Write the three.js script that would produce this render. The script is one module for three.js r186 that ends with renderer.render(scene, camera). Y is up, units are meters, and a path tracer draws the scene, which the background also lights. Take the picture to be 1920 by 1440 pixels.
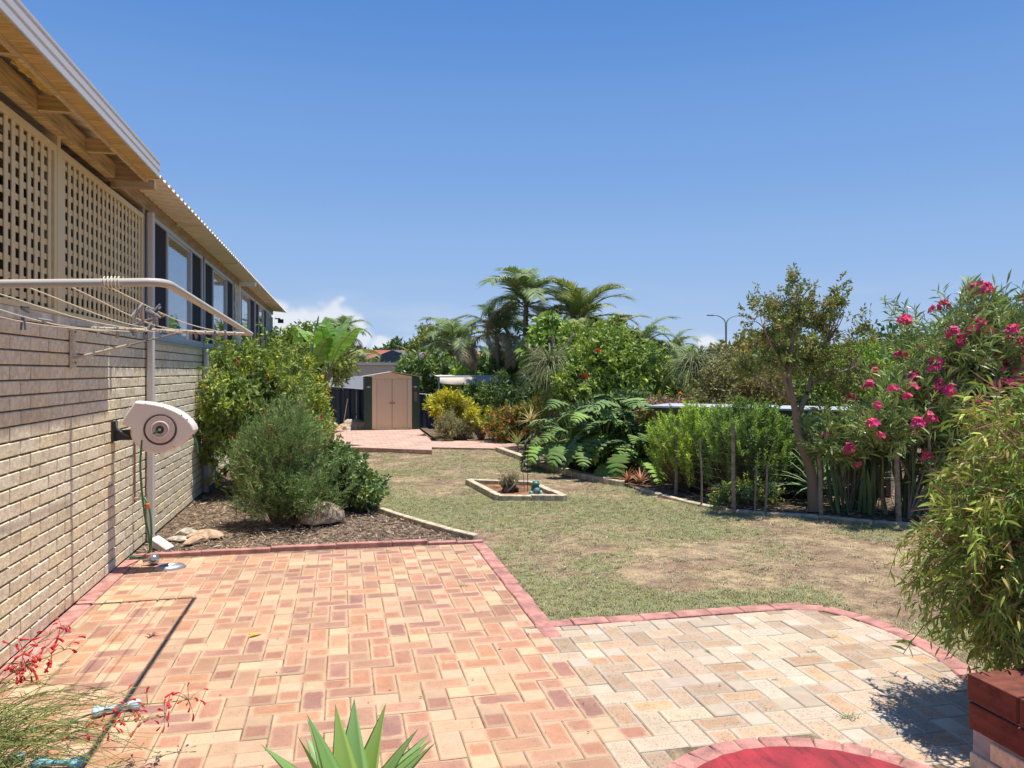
import * as THREE from 'three';
import { mergeGeometries } from 'three/addons/utils/BufferGeometryUtils.js';
import { RoundedBoxGeometry } from 'three/addons/geometries/RoundedBoxGeometry.js';

// ------------------------------------------------------------------ camera, sky, sun, exposure
const scene = new THREE.Scene();
const camera = new THREE.PerspectiveCamera(53.13, 1024 / 768, 0.05, 2000);
camera.position.set(0, 1.6, 0);
const YAW = THREE.MathUtils.degToRad(12.5);
camera.lookAt(Math.sin(YAW) * 10, 1.6, -Math.cos(YAW) * 10);
camera.setViewOffset(1024, 768, 0, 12.27, 1024, 768);

const renderer = new THREE.WebGLRenderer({ antialias: true });
renderer.setSize(1024, 768);
renderer.toneMapping = THREE.LinearToneMapping;
renderer.toneMappingExposure = 1.25;
renderer.shadowMap.enabled = true;

const sun = new THREE.DirectionalLight(new THREE.Color(1, 0.965, 0.91), 5);
sun.position.set(20.3 + 2, 98, 3 - 8); sun.target.position.set(2, 0, -8);
sun.castShadow = true; sun.shadow.mapSize.set(4096, 4096);
Object.assign(sun.shadow.camera, { left: -30, right: 30, top: 30, bottom: -30, near: 1, far: 200 });
scene.add(sun, sun.target);

// ------------------------------------------------------------------ random numbers and noise
function rng(seed) { let a = seed >>> 0; return () => { a = (a + 0x6D2B79F5) | 0; let t = Math.imul(a ^ (a >>> 15), 1 | a); t = (t + Math.imul(t ^ (t >>> 7), 61 | t)) ^ t; return ((t ^ (t >>> 14)) >>> 0) / 4294967296; }; }
const hash3 = (x, y, z) => { let h = Math.imul(x, 374761393) + Math.imul(y, 668265263) + Math.imul(z, 2147483647 - 1013) | 0; h = Math.imul(h ^ (h >>> 13), 1274126177); return ((h ^ (h >>> 16)) >>> 0) / 4294967296; };
const sm = t => t * t * (3 - 2 * t), mix = (a, b, t) => a + (b - a) * t, clamp = (x, a = 0, b = 1) => Math.min(b, Math.max(a, x));
const ss = (a, b, x) => sm(clamp((x - a) / (b - a)));
function noise3(x, y, z, px = 0, py = 0) {
  const xi = Math.floor(x), yi = Math.floor(y), zi = Math.floor(z), u = sm(x - xi), v = sm(y - yi), w = sm(z - zi);
  const wx = a => px ? ((a % px) + px) % px : a, wy = a => py ? ((a % py) + py) % py : a;
  const h = (a, b, c) => hash3(wx(xi + a), wy(yi + b), zi + c);
  return mix(mix(mix(h(0, 0, 0), h(1, 0, 0), u), mix(h(0, 1, 0), h(1, 1, 0), u), v), mix(mix(h(0, 0, 1), h(1, 0, 1), u), mix(h(0, 1, 1), h(1, 1, 1), u), v), w);
}
function fbm(x, y, z, oct = 4, px = 0, py = 0) { let s = 0, a = 0.5, t = 0; for (let o = 0; o < oct; o++) { s += a * noise3(x, y, z + o * 17, px, py); t += a; a *= 0.5; x *= 2; y *= 2; z *= 2; px *= 2; py *= 2; } return s / t; }
const lin = c => { c /= 255; return c <= 0.04045 ? c / 12.92 : ((c + 0.055) / 1.055) ** 2.4; };
const srgb = (r, g, b) => [lin(r), lin(g), lin(b)];

// sky: air gradient with low cumulus and a little haze, the same all the way round
{
  const W = 2048, H = 1024, d = new Float32Array(W * H * 4);
  const stops = [[-90, [120, 130, 140]], [0, [186, 207, 235]], [3, [172, 199, 235]], [8, [150, 186, 233]], [15, [124, 167, 226]], [26, [92, 142, 213]], [45, [70, 120, 198]], [90, [52, 98, 178]]].map(([e, c]) => [e, srgb(...c)]);
  const lumps = []; const r = rng(77);
  const lump = (az, el, s) => lumps.push([az, el, s]);
  // azimuths in degrees, clockwise from -z
  const banks = [[-3.9, 4.2, 1.3], [-6.2, 3.3, 1.0], [1.0, 3.0, 0.8], [-0.8, 2.8, .7], [3.5, 2.2, .5], [27, 2.2, 0.5], [33, 2.4, .5]];
  for (let k = 0; k < 30; k++) banks.push([45 + k * 10 + r() * 5, 2 + r() * 1.6, 0.5 + r() * 0.6]);
  for (const [az, el, s] of banks) for (let i = 0; i < 9; i++) lump(az + (r() - 0.5) * 5 * s, el - r() * 2.2 + (r() < .3 ? .5 : 0), (0.6 + r() * 1.0) * s);
  for (let y = 0; y < H; y++) {
    const el = ((y + 0.5) / H - 0.5) * 180;
    let k = 0; while (k < stops.length - 2 && el > stops[k + 1][0]) k++;
    const t = sm(clamp((el - stops[k][0]) / (stops[k + 1][0] - stops[k][0]))) * 0.4 + clamp((el - stops[k][0]) / (stops[k + 1][0] - stops[k][0])) * 0.6;
    for (let x = 0; x < W; x++) {
      const th = ((x + 0.5) / W - 0.5) * 2 * Math.PI;          // atan2(z, x)
      let az = THREE.MathUtils.radToDeg(th) + 90; if (az > 315) az -= 360; if (az < -45) az += 360;
      let c = [0, 1, 2].map(i => mix(stops[k][1][i], stops[k + 1][1][i], t));
      if (el > -1 && el < 9) {
        const n = fbm(Math.cos(th) * 60 + 100, el * 1.1 + 9, Math.sin(th) * 60 + 100, 5);
        let m = 0;
        for (const [a, e, s] of lumps) { let dx = az - a; if (dx > 180) dx -= 360; if (dx < -180) dx += 360; if (Math.abs(dx) > 5) continue; const q = Math.hypot(dx / 1.5, (el - e) * (el > e ? 1.25 : 0.6)) / s; m = Math.max(m, 1 - q); }
        const cov = m > 0 ? ss(0.1, 0.6, m * 1.25 + (n - 0.5) * 1.3) : 0;
        const haze = ss(8, 0.5, el) * ss(0.42, 0.75, fbm(Math.cos(th) * 9 + 30, el * 0.9, Math.sin(th) * 9 + 30, 4)) * 0.55;
        const white = srgb(232 + n * 18, 238 + n * 12, 248), hz = srgb(205, 219, 240);
        c = c.map((v, i) => mix(mix(v, hz[i], haze), white[i], cov * 0.8));
      }
      const o = (y * W + x) * 4; d[o] = c[0] * 0.8; d[o + 1] = c[1] * 0.8; d[o + 2] = c[2] * 0.8; d[o + 3] = 1;   // for exposure 1.25
    }
  }
  const t = new THREE.DataTexture(d, W, H, THREE.RGBAFormat, THREE.FloatType);
  t.mapping = THREE.EquirectangularReflectionMapping; t.magFilter = t.minFilter = THREE.LinearFilter; t.needsUpdate = true;
  scene.background = t; scene.environment = t;
}

// ------------------------------------------------------------------ helpers
const used = {};
const numbered = n => { const k = used[n] = (used[n] ?? -1) + 1; return k ? `${n}_${String(k).padStart(3, '0')}` : n; };
const V = (x, y, z) => new THREE.Vector3(x, y, z);
function fin(o) { o.traverse?.(m => { if (m.isMesh) { m.castShadow = true; m.receiveShadow = true; } }); return o; }
function tag(o, label, category, group) { o.userData.label = label; o.userData.category = category; if (group) o.userData.group = group; return o; }
function thing(name, label, category, pos = [0, 0, 0], group) { const o = new THREE.Group(); o.name = numbered(name); o.position.set(...pos); scene.add(o); return tag(o, label, category, group); }
function part(name, geo, mat, parent) { const m = new THREE.Mesh(geo, mat); m.name = name; m.castShadow = m.receiveShadow = true; parent.add(m); return m; }
function solo(name, geo, mat, label, category, pos = [0, 0, 0], group) { const m = part(numbered(name), geo, mat, scene); m.position.set(...pos); return tag(m, label, category, group); }
function struct(name, geo, mat) { const m = part(name, geo, mat, scene); m.userData.kind = 'structure'; return m; }
function copyOf(o, label) { const c = o.clone(); c.name = numbered(o.name.replace(/_\d{3}$/, '')); c.userData = { ...o.userData }; if (label) c.userData.label = label; scene.add(c); return c; }
const box = (x0, x1, y0, y1, z0, z1) => { const g = new THREE.BoxGeometry(Math.abs(x1 - x0), Math.abs(y1 - y0), Math.abs(z1 - z0)); g.translate((x0 + x1) / 2, (y0 + y1) / 2, (z0 + z1) / 2); return g; };
const rbox = (w, h, d, r = 0.008, s = 2) => new RoundedBoxGeometry(w, h, d, s, r);
const merge = gs => mergeGeometries(gs.map(g => { const q = g.index ? g.toNonIndexed() : g.clone(); for (const k of Object.keys(q.attributes)) if (!['position', 'normal', 'uv'].includes(k)) q.deleteAttribute(k); return q; }));
const tube = (pts, r, seg = 24, sides = 8) => new THREE.TubeGeometry(new THREE.CatmullRomCurve3(pts.map(p => V(...p)), false, 'centripetal'), seg, r, sides, false);
const bar = (a, b, r, sides = 8) => { const A = V(...a), B = V(...b), g = new THREE.CylinderGeometry(r, r, A.distanceTo(B), sides); g.applyQuaternion(new THREE.Quaternion().setFromUnitVectors(V(0, 1, 0), B.clone().sub(A).normalize())); const m = A.add(B).multiplyScalar(0.5); g.translate(m.x, m.y, m.z); return g; };
function flatPoly(pts, y, uvScale = 1) {          // pts [x, z]; uv in metres
  const s = new THREE.Shape(pts.map(([x, z]) => new THREE.Vector2(x, -z))); const g = new THREE.ShapeGeometry(s); g.rotateX(-Math.PI / 2); g.translate(0, y, 0);
  const p = g.attributes.position, uv = g.attributes.uv; for (let i = 0; i < p.count; i++) uv.setXY(i, p.getX(i) * uvScale, p.getZ(i) * uvScale); return g;
}
function boxUV(g, s = 1) { const p = g.attributes.position, n = g.attributes.normal, uv = g.attributes.uv; for (let i = 0; i < p.count; i++) { const ax = Math.abs(n.getX(i)), ay = Math.abs(n.getY(i)), az = Math.abs(n.getZ(i)); const [u, v] = ax > ay && ax > az ? [p.getZ(i), p.getY(i)] : ay > az ? [p.getX(i), p.getZ(i)] : [p.getX(i), p.getY(i)]; uv.setXY(i, u * s, v * s); } return g; }
function tex(w, h, fn, color = true) {
  const d = new Uint8Array(w * h * 4);
  for (let y = 0; y < h; y++) for (let x = 0; x < w; x++) { const c = fn(x, y), o = (y * w + x) * 4; if (typeof c === 'number') d[o] = d[o + 1] = d[o + 2] = c; else { d[o] = c[0]; d[o + 1] = c[1]; d[o + 2] = c[2]; } d[o + 3] = 255; }
  const t = new THREE.DataTexture(d, w, h); t.magFilter = THREE.LinearFilter; t.minFilter = THREE.LinearMipmapLinearFilter; t.generateMipmaps = true; t.wrapS = t.wrapT = THREE.RepeatWrapping; if (color) t.colorSpace = THREE.SRGBColorSpace; t.needsUpdate = true; return t;
}
const rep = (t, x, y) => { const c = t.clone(); c.repeat.set(x, y); c.needsUpdate = true; return c; };
const std = (c, o = {}) => new THREE.MeshStandardMaterial({ color: new THREE.Color().setRGB(...c), roughness: 0.8, side: THREE.DoubleSide, ...o });
// mottled greyscale, used as a colour modulation and as relief
const grainTex = tex(256, 256, (x, y) => { const n = fbm(x / 16, y / 16, 1, 5, 16, 16); return 255 * clamp(0.9 + (n - 0.5) * 0.5, 0, 1); });
const fineBump = tex(256, 256, (x, y) => 255 * (0.5 * fbm(x / 8, y / 8, 3, 4, 32, 32) + 0.5 * hash3(x, y, 5)), false);
const woodTex = tex(256, 256, (x, y) => { const n = fbm(x / 64, y / 6, 2, 4, 4, 42); return 255 * clamp(0.9 + (n - 0.5) * 0.5, 0, 1); });
const plain = (c, o = {}) => std(c, { map: grainTex, ...o });

// ------------------------------------------------------------------ leaf and stem geometry
class Buf {
  constructor() { this.p = []; this.c = []; this.i = []; }
  v(x, y, z, c) { this.p.push(x, y, z); this.c.push(c[0], c[1], c[2]); return this.p.length / 3 - 1; }
  // folded two-triangle leaf
  leaf(P, D, S, len, wid, c, fold = 0.2, droop = 0) {
    const nx = S.y * D.z - S.z * D.y, ny = S.z * D.x - S.x * D.z, nz = S.x * D.y - S.y * D.x, m = 0.42 * len, h = wid / 2, f = fold * wid;
    const a = this.v(P.x, P.y, P.z, c);
    const b = this.v(P.x + D.x * m + S.x * h + nx * f, P.y + D.y * m + S.y * h + ny * f, P.z + D.z * m + S.z * h + nz * f, c);
    const e = this.v(P.x + D.x * m - S.x * h + nx * f, P.y + D.y * m - S.y * h + ny * f, P.z + D.z * m - S.z * h + nz * f, c);
    const t = this.v(P.x + D.x * len, P.y + D.y * len - droop * len, P.z + D.z * len, c);
    this.i.push(a, b, t, a, t, e);
  }
  // curved strip leaf: n segments, width profile prof(t), bends downward by g over its length
  strip(P, D, S, len, wid, c, g = 0.5, n = 4, prof = t => Math.sin(Math.PI * Math.min(1, 0.12 + t * 0.88)), fold = 0, c2 = null) {
    const d = D.clone(), p = P.clone(), st = len / n; let L0 = -1, R0 = -1, M0 = -1; const nn = V(0, 0, 0);
    for (let k = 0; k <= n; k++) {
      const t = k / n, w = wid * 0.5 * prof(t), cc = c2 ? [mix(c[0], c2[0], t), mix(c[1], c2[1], t), mix(c[2], c2[2], t)] : c;
      let L, R, M; nn.crossVectors(S, d);
      if (w < 1e-5) { L = R = M = this.v(p.x, p.y, p.z, cc); }
      else {
        L = this.v(p.x + S.x * w, p.y + S.y * w, p.z + S.z * w, cc); R = this.v(p.x - S.x * w, p.y - S.y * w, p.z - S.z * w, cc);
        M = fold ? this.v(p.x + nn.x * fold * w, p.y + nn.y * fold * w, p.z + nn.z * fold * w, cc) : -1;
      }
      if (k) {
        if (fold) { const m0 = M0 < 0 ? L0 : M0, m1 = M < 0 ? L : M; this.i.push(L0, m0, m1, L0, m1, L, m0, R0, R, m0, R, m1); }
        else if (L === R) this.i.push(L0, R0, L); else if (L0 === R0) this.i.push(L0, R, L); else this.i.push(L0, R0, R, L0, R, L);
      }
      L0 = L; R0 = R; M0 = M;
      p.addScaledVector(d, st); d.y -= g / n; d.normalize();
    }
    return p;
  }
  tube(pts, r0, r1, c, sides = 5) {
    let prev = null; const n = pts.length - 1, u = V(0, 0, 0), w = V(0, 0, 0), t = V(0, 0, 0);
    for (let k = 0; k <= n; k++) {
      t.copy(pts[Math.min(n, k + 1)]).sub(pts[Math.max(0, k - 1)]).normalize(); u.set(Math.abs(t.y) > 0.9 ? 1 : 0, Math.abs(t.y) > 0.9 ? 0 : 1, 0).cross(t).normalize(); w.crossVectors(t, u);
      const r = mix(r0, r1, k / n), ring = [];
      for (let s = 0; s < sides; s++) { const a = s / sides * 2 * Math.PI, x = Math.cos(a) * r, y = Math.sin(a) * r; ring.push(this.v(pts[k].x + u.x * x + w.x * y, pts[k].y + u.y * x + w.y * y, pts[k].z + u.z * x + w.z * y, c)); }
      if (prev) for (let s = 0; s < sides; s++) { const q = (s + 1) % sides; this.i.push(prev[s], prev[q], ring[q], prev[s], ring[q], ring[s]); }
      prev = ring;
    }
  }
  geo() { const g = new THREE.BufferGeometry(); g.setAttribute('position', new THREE.Float32BufferAttribute(this.p, 3)); g.setAttribute('color', new THREE.Float32BufferAttribute(this.c, 3)); g.setIndex(this.p.length / 3 > 65535 ? new THREE.Uint32BufferAttribute(this.i, 1) : new THREE.Uint16BufferAttribute(this.i, 1)); g.computeVertexNormals(); return g; }
}
const leafMat = new THREE.MeshPhysicalMaterial({ vertexColors: true, roughness: 0.95, transmission: 0.32, thickness: 0, clearcoat: 0.35, clearcoatRoughness: 0.45, side: THREE.DoubleSide });
const glossLeafMat = new THREE.MeshPhysicalMaterial({ vertexColors: true, roughness: 0.95, transmission: 0.22, thickness: 0, clearcoat: 0.8, clearcoatRoughness: 0.3, side: THREE.DoubleSide });
const dryLeafMat = new THREE.MeshPhysicalMaterial({ vertexColors: true, roughness: 0.95, transmission: 0.25, thickness: 0, side: THREE.DoubleSide });
const woodMat = new THREE.MeshStandardMaterial({ vertexColors: true, roughness: 0.9, side: THREE.DoubleSide, bumpMap: fineBump, bumpScale: 0.004 });
const petalMat = new THREE.MeshPhysicalMaterial({ vertexColors: true, roughness: 0.95, transmission: 0.3, thickness: 0, side: THREE.DoubleSide });
const pick = (pal, r, j = 0.28) => { const a = pal[Math.floor(r() * pal.length)], b = pal[Math.floor(r() * pal.length)], t = r(), k = 1 - j + 2 * j * r(); return [mix(a[0], b[0], t) * k, mix(a[1], b[1], t) * k, mix(a[2], b[2], t) * k]; };
const rdir = r => { const z = r() * 2 - 1, a = r() * 2 * Math.PI, q = Math.sqrt(1 - z * z); return V(q * Math.cos(a), z, q * Math.sin(a)); };
const sideOf = (D, r, flat = 0) => { const s = rdir(r); s.y *= 1 - flat; s.cross(D); if (s.lengthSq() < 1e-4) s.set(D.z, 0, -D.x); return s.normalize(); };
// palettes, linear base colours
const PAL = {
  mid: [[0.055, 0.11, 0.02], [0.09, 0.16, 0.035], [0.13, 0.2, 0.045]],
  dark: [[0.03, 0.07, 0.018], [0.05, 0.1, 0.025], [0.075, 0.13, 0.035]],
  hib: [[0.05, 0.1, 0.025], [0.085, 0.145, 0.04], [0.14, 0.2, 0.07]],
  bright: [[0.1, 0.19, 0.02], [0.15, 0.25, 0.025], [0.2, 0.3, 0.04]],
  yellow: [[0.26, 0.3, 0.02], [0.38, 0.36, 0.02], [0.2, 0.26, 0.03]],
  lime: [[0.12, 0.2, 0.02], [0.2, 0.27, 0.03], [0.09, 0.15, 0.02]],
  olive: [[0.1, 0.12, 0.03], [0.15, 0.15, 0.035], [0.2, 0.16, 0.05], [0.07, 0.1, 0.025]],
  grey: [[0.1, 0.13, 0.06], [0.14, 0.16, 0.08], [0.18, 0.18, 0.1]],
  blue: [[0.06, 0.11, 0.05], [0.09, 0.15, 0.07], [0.13, 0.19, 0.09]],
  ole: [[0.06, 0.11, 0.03], [0.1, 0.16, 0.05], [0.15, 0.21, 0.08]],
  dry: [[0.32, 0.22, 0.11], [0.42, 0.3, 0.16], [0.25, 0.16, 0.08]],
  croton: [[0.07, 0.12, 0.02], [0.13, 0.17, 0.02], [0.3, 0.14, 0.03], [0.1, 0.14, 0.03]],
};
for (const k of Object.keys(PAL)) if (k !== 'dry') PAL[k] = PAL[k].map(c => [c[0] * 2.2, c[1] * 1.9, c[2] * 1.35]);
const flowerGeo = (pet, cen, r, n, seed, size, spread) => {      // a cluster of n five-petalled flowers
  const b = new Buf(), q = rng(seed);
  for (let k = 0; k < n; k++) {
    const d = rdir(q); if (n > 1) d.y = Math.abs(d.y) * 0.8 + 0.1; d.normalize(); const P = n > 1 ? d.clone().multiplyScalar(spread * (0.5 + q() * 0.6)) : V(0, 0, 0);
    const s = sideOf(d, q), w = s.clone().cross(d), col = [pet[0] * mix(0.75, 1.2, q()), pet[1] * mix(0.6, 1.5, q()), pet[2] * mix(0.7, 1.2, q())];
    for (let m = 0; m < 5; m++) { const a = m / 5 * 6.283 + q(), D = s.clone().multiplyScalar(Math.cos(a)).addScaledVector(w, Math.sin(a)).addScaledVector(d, 0.35).normalize(), S = D.clone().cross(d).normalize(); b.leaf(P, D, S, size * (0.8 + q() * 0.4), size * 0.9, m ? col : [mix(col[0], cen[0], .3), mix(col[1], cen[1], .3), mix(col[2], cen[2], .3)], 0.15, 0.05); }
  }
  return b.geo();
};
// a woody shrub or tree: stems that fork towards twigs, leaves spread along the twigs, flowers at twig ends
function shrub(o) {
  const r = rng(o.seed), g = thing(o.name, o.label, o.category ?? 'shrub', o.base, o.group);
  const leaves = new Buf(), wood = new Buf(), blobs = o.blobs.map(b => ({ c: V(...b[0]), r: V(...b[1]), w: b[2] ?? Math.pow(b[1][0] * b[1][1] * b[1][2], 0.66) }));
  const tw = blobs.reduce((s, b) => s + b.w, 0), ends = [], shell = o.shell ?? 0.55, gap = o.gap ?? 0.36, gf = o.gapFreq ?? 3, rough = o.rough ?? 0.45, out = o.out ?? 0.7, up = o.up ?? 0.45, wob = o.wob ?? 0.5;
  const wc = o.wood ?? [0.13, 0.1, 0.07];
  let tries = 0;
  while (ends.length < o.twigs && tries++ < o.twigs * 6) {
    let q = r() * tw, b = blobs[0]; for (const x of blobs) { if ((q -= x.w) < 0) { b = x; break; } }
    const d = rdir(r), k = (1 - shell * Math.pow(r(), 1.6)) * (1 + rough * (noise3(d.x * 2.2 + b.c.x * 5 + 40, d.y * 2.2 + 40, d.z * 2.2 + o.seed) - 0.5) * 2 * 0.6);
    const P = V(b.c.x + d.x * b.r.x * k, b.c.y + d.y * b.r.y * k, b.c.z + d.z * b.r.z * k);
    if (P.y < (o.minY ?? 0.05)) continue; if (o.clip && !o.clip(P)) continue;
    if (noise3(P.x * gf + 60, P.y * gf + 60, P.z * gf + o.seed * 3) < gap) continue;
    const D = V(d.x / b.r.x, d.y / b.r.y, d.z / b.r.z).normalize().multiplyScalar(out); D.y += up; D.addScaledVector(rdir(r), wob); D.normalize();
    ends.push([P, D, b]);
  }
  const L = o.leaf, nl = L.n, zero = V(0, 0, 0);
  for (const [P, D] of ends) {
    const tl = o.twigLen * (0.6 + 0.8 * r()), p0 = P.clone().addScaledVector(D, -tl * 0.6), cp = r() < (L.oddShare ?? 0) ? L.odd : L.pal;
    const base = pick(cp, r, 0.2);
    for (let k = 0; k < nl; k++) {
      const t = (k + r() * 0.8) / nl, p = p0.clone().addScaledVector(D, tl * t); p.y -= (o.sag ?? 0) * tl * t * t;
      const ld = rdir(r).multiplyScalar(L.spread ?? 0.9).addScaledVector(D, L.along ?? 0.6); ld.y += L.lift ?? 0; ld.normalize();
      const s = sideOf(ld, r, L.flat ?? 0.5), len = L.len * (0.65 + 0.7 * r()), wid = len * L.asp, kk = 0.82 + 0.36 * r(), c = [base[0] * kk, base[1] * kk, base[2] * kk];
      if (L.curve) leaves.strip(p, ld, s, len, wid, c, L.curve * (0.6 + 0.8 * r()), L.seg ?? 3, undefined, 0); else leaves.leaf(p, ld, s, len, wid, c, 0.22, (L.droop ?? 0.1) * r());
    }
    if (o.twigR) wood.tube([p0, P.clone().addScaledVector(D, tl * 0.3)], o.twigR, o.twigR * 0.5, wc, 3);
  }
  // long shoots that break the outline
  for (let k = 0; k < (o.shoots ?? 0) && ends.length; k++) {
    const e = ends[Math.floor(r() * ends.length)], L2 = o.shootLen * (0.5 + 0.8 * r()), D = e[1].clone().addScaledVector(rdir(r), 0.5); D.y += o.shootUp ?? 0.4; D.normalize(); const A = e[0].clone(), B = A.clone().addScaledVector(D, L2), Mp = A.clone().lerp(B, 0.5); B.y -= L2 * (o.shootSag ?? 0.25); const cv = new THREE.CatmullRomCurve3([A, Mp, B]), pts = cv.getPoints(5); if (o.clip && !o.clip(B)) continue;
    wood.tube(pts, 0.004, 0.0015, wc, 4); const n2 = Math.round(L2 / (L.len * 0.3)), base = pick(L.pal, r, 0.2);
    for (let i = 0; i < n2; i++) { const p = cv.getPoint(0.2 + 0.8 * i / n2), ld = rdir(r).addScaledVector(D, 0.7); ld.y += L.lift ?? 0; ld.normalize(); const s = sideOf(ld, r, L.flat ?? 0.5), len = L.len * (0.6 + 0.9 * r()); if (L.curve) leaves.strip(p, ld, s, len, len * L.asp, base.map(v => v * (0.85 + 0.3 * r())), L.curve, L.seg ?? 3); else leaves.leaf(p, ld, s, len, len * L.asp, base.map(v => v * (0.85 + 0.3 * r())), 0.22, 0.1); }
  }
  // stems
  const ns = o.stems ?? 5, sr = o.stemR ?? 0.02, roots = o.roots ?? Array.from({ length: ns }, () => [(r() - 0.5) * 0.25, 0, (r() - 0.5) * 0.25]);
  if (o.trunk) for (const [pts, r0, r1] of o.trunk) { const c = new THREE.CatmullRomCurve3(pts.map(p => V(...p))); wood.tube(c.getPoints(pts.length * 4), r0, r1, wc, 9); }
  for (let k = 0; k < (o.branches ?? 40); k++) {
    const e = ends[Math.floor(r() * ends.length)]; if (!e) break; let root = V(...roots[k % roots.length]);
    if (o.forks) { let bd = 1e9; for (const f of o.forks) { const F = V(...f), dd = F.distanceTo(e[0]) + (F.y > e[0].y ? 1 : 0); if (dd < bd) { bd = dd; root = F; } } }
    const m = root.clone().lerp(e[0], 0.5); m.y += 0.12 * e[0].distanceTo(root); m.x += (r() - 0.5) * 0.12; m.z += (r() - 0.5) * 0.12;
    wood.tube(new THREE.CatmullRomCurve3([root, m, e[0]]).getPoints(6), sr * (0.6 + 0.6 * r()), sr * 0.25, wc, 5);
  }
  if (wood.p.length) part(o.trunk ? 'trunk' : 'stems', wood.geo(), woodMat, g);
  part(o.crownName ?? 'foliage', leaves.geo(), o.mat ?? leafMat, g);
  if (o.flowers) { const F = o.flowers; let n = 0, guard = 0; while (n < F.n && guard++ < F.n * 30) { const e = ends[Math.floor(r() * ends.length)]; if (F.when && !F.when(e[0], e[2])) continue; const m = part(F.name ?? 'flower', F.geos[n % F.geos.length], petalMat, g); m.position.copy(e[0]).addScaledVector(e[1], o.twigLen * 0.45); m.rotation.set((r() - .5) * .8, r() * 6.28, (r() - .5) * .8); m.scale.setScalar(0.75 + r() * 0.5); n++; } }
  return g;
}

// ------------------------------------------------------------------ ground, lawn, beds
const soilTex = tex(512, 512, (x, y) => { const a = fbm(x / 32, y / 32, 8, 5, 16, 16), b = hash3(x >> 1, y >> 1, 2), k = 0.72 + (a - 0.5) * 0.8 + (b - 0.5) * 0.35; return [150 * k, 120 * k, 92 * k]; });
{
  const g = new THREE.PlaneGeometry(900, 900, 1, 1); g.rotateX(-Math.PI / 2); g.translate(0, -0.06, -100); boxUV(g, 0.5);
  struct('ground', g, new THREE.MeshStandardMaterial({ map: soilTex, roughness: 1 }));
}
const lawnPoly = [[1.32, -7.18], [0.98, -7.8], [0.35, -9.3], [0.02, -11], [-0.22, -13.5], [-0.38, -16.8], [1.7, -16], [3.4, -16.2], [3.18, -15.2], [3.3, -13.2], [3.42, -11.8], [3.66, -10.8], [3.93, -9.95], [4.08, -9.0], [4.45, -8.02], [5.18, -7.5], [5.75, -6.9], [7.2, -6.2], [8, -3], [8, -1.2], [3.2, -1.2], [3.05, -3.0], [3.3, -3.7], [3.4, -4.3], [3.24, -4.65], [3.0, -4.77], [1.32, -4.77]];
const greenAt = (x, z) => {
  let n = fbm(x * 0.55 + 20, z * 0.55 + 20, 4, 3) * 1.15 + fbm(x * 2.4 + 7, z * 2.4, 9, 3) * 0.9 - 0.52;
  const d = Math.hypot((x - 4.1) / 2.3, (z + 5.8) / 1.3); n -= 0.42 * ss(1.25, 0.35, d);
  const e = Math.hypot((x - 4.6) / 1.2, (z + 7.3) / 0.5); n -= 0.25 * ss(1.1, 0.3, e);
  n += 0.3 * ss(0.5, 0.1, Math.abs(z + 4.95) ) * ss(3.9, 3.3, x); n += 0.2 * ss(1.3, 0.3, Math.hypot((x - 1.7) / 0.9, (z + 5.6) / 1.2));
  return clamp((n - 0.44) * 1.6 + 0.32);
};
{
  const X0 = -0.6, Z0 = -17, SX = 8.8, SZ = 16, W = 1408, H = 2048, cS = [160, 132, 102], cD = [188, 162, 124], cG = [128, 132, 76];
  const t = tex(W, H, (px, py) => {
    const x = X0 + px / W * SX, z = Z0 + py / H * SZ, g = greenAt(x, z), f = fbm(x * 9, z * 9, 6, 4), h = hash3(px, py, 11), h2 = hash3(px >> 1, py >> 1, 12), st = ss(0.35, 0.65, fbm(x * 3 + 50, z * 3 + 50, 14, 3));
    const gg = clamp(ss(0.2, 0.7, g + (f - 0.5) * 1.1 + (h2 - 0.5) * 0.5)), k = 0.8 + (f - 0.5) * 0.5 + (h - 0.5) * 0.4;
    return [0, 1, 2].map(i => clamp(mix(mix(cS[i], cD[i], st), cG[i], gg * 0.8) * k, 0, 255));
  });
  t.wrapS = t.wrapT = THREE.ClampToEdgeWrapping;
  const g = flatPoly(lawnPoly, -0.02), p = g.attributes.position, uv = g.attributes.uv;
  for (let i = 0; i < p.count; i++) uv.setXY(i, (p.getX(i) - X0) / SX, (p.getZ(i) - Z0) / SZ);
  const m = struct('lawn', g, new THREE.MeshStandardMaterial({ map: t, roughness: 1, bumpMap: t, bumpScale: 0.012 }));
}
function inPoly(x, z, poly) { let c = false; for (let i = 0, j = poly.length - 1; i < poly.length; j = i++) { const [xi, zi] = poly[i], [xj, zj] = poly[j]; if ((zi > z) !== (zj > z) && x < (xj - xi) * (z - zi) / (zj - zi) + xi) c = !c; } return c; }
function instanced(name, geo, mat, list) {   // list of [x, y, z, rotY, tilt, scale, color]
  const im = new THREE.InstancedMesh(geo, mat, list.length), M = new THREE.Matrix4(), q = new THREE.Quaternion(), e = new THREE.Euler(), c = new THREE.Color();
  list.forEach(([x, y, z, ry, tl, s, col], i) => { q.setFromEuler(e.set(tl, ry, tl * 0.6)); im.setMatrixAt(i, M.compose(V(x, y, z), q, V(s, s, s))); im.setColorAt(i, c.setRGB(...col)); });
  im.name = name; im.userData.kind = 'stuff'; im.castShadow = im.receiveShadow = true; scene.add(im); return im;
}
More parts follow.
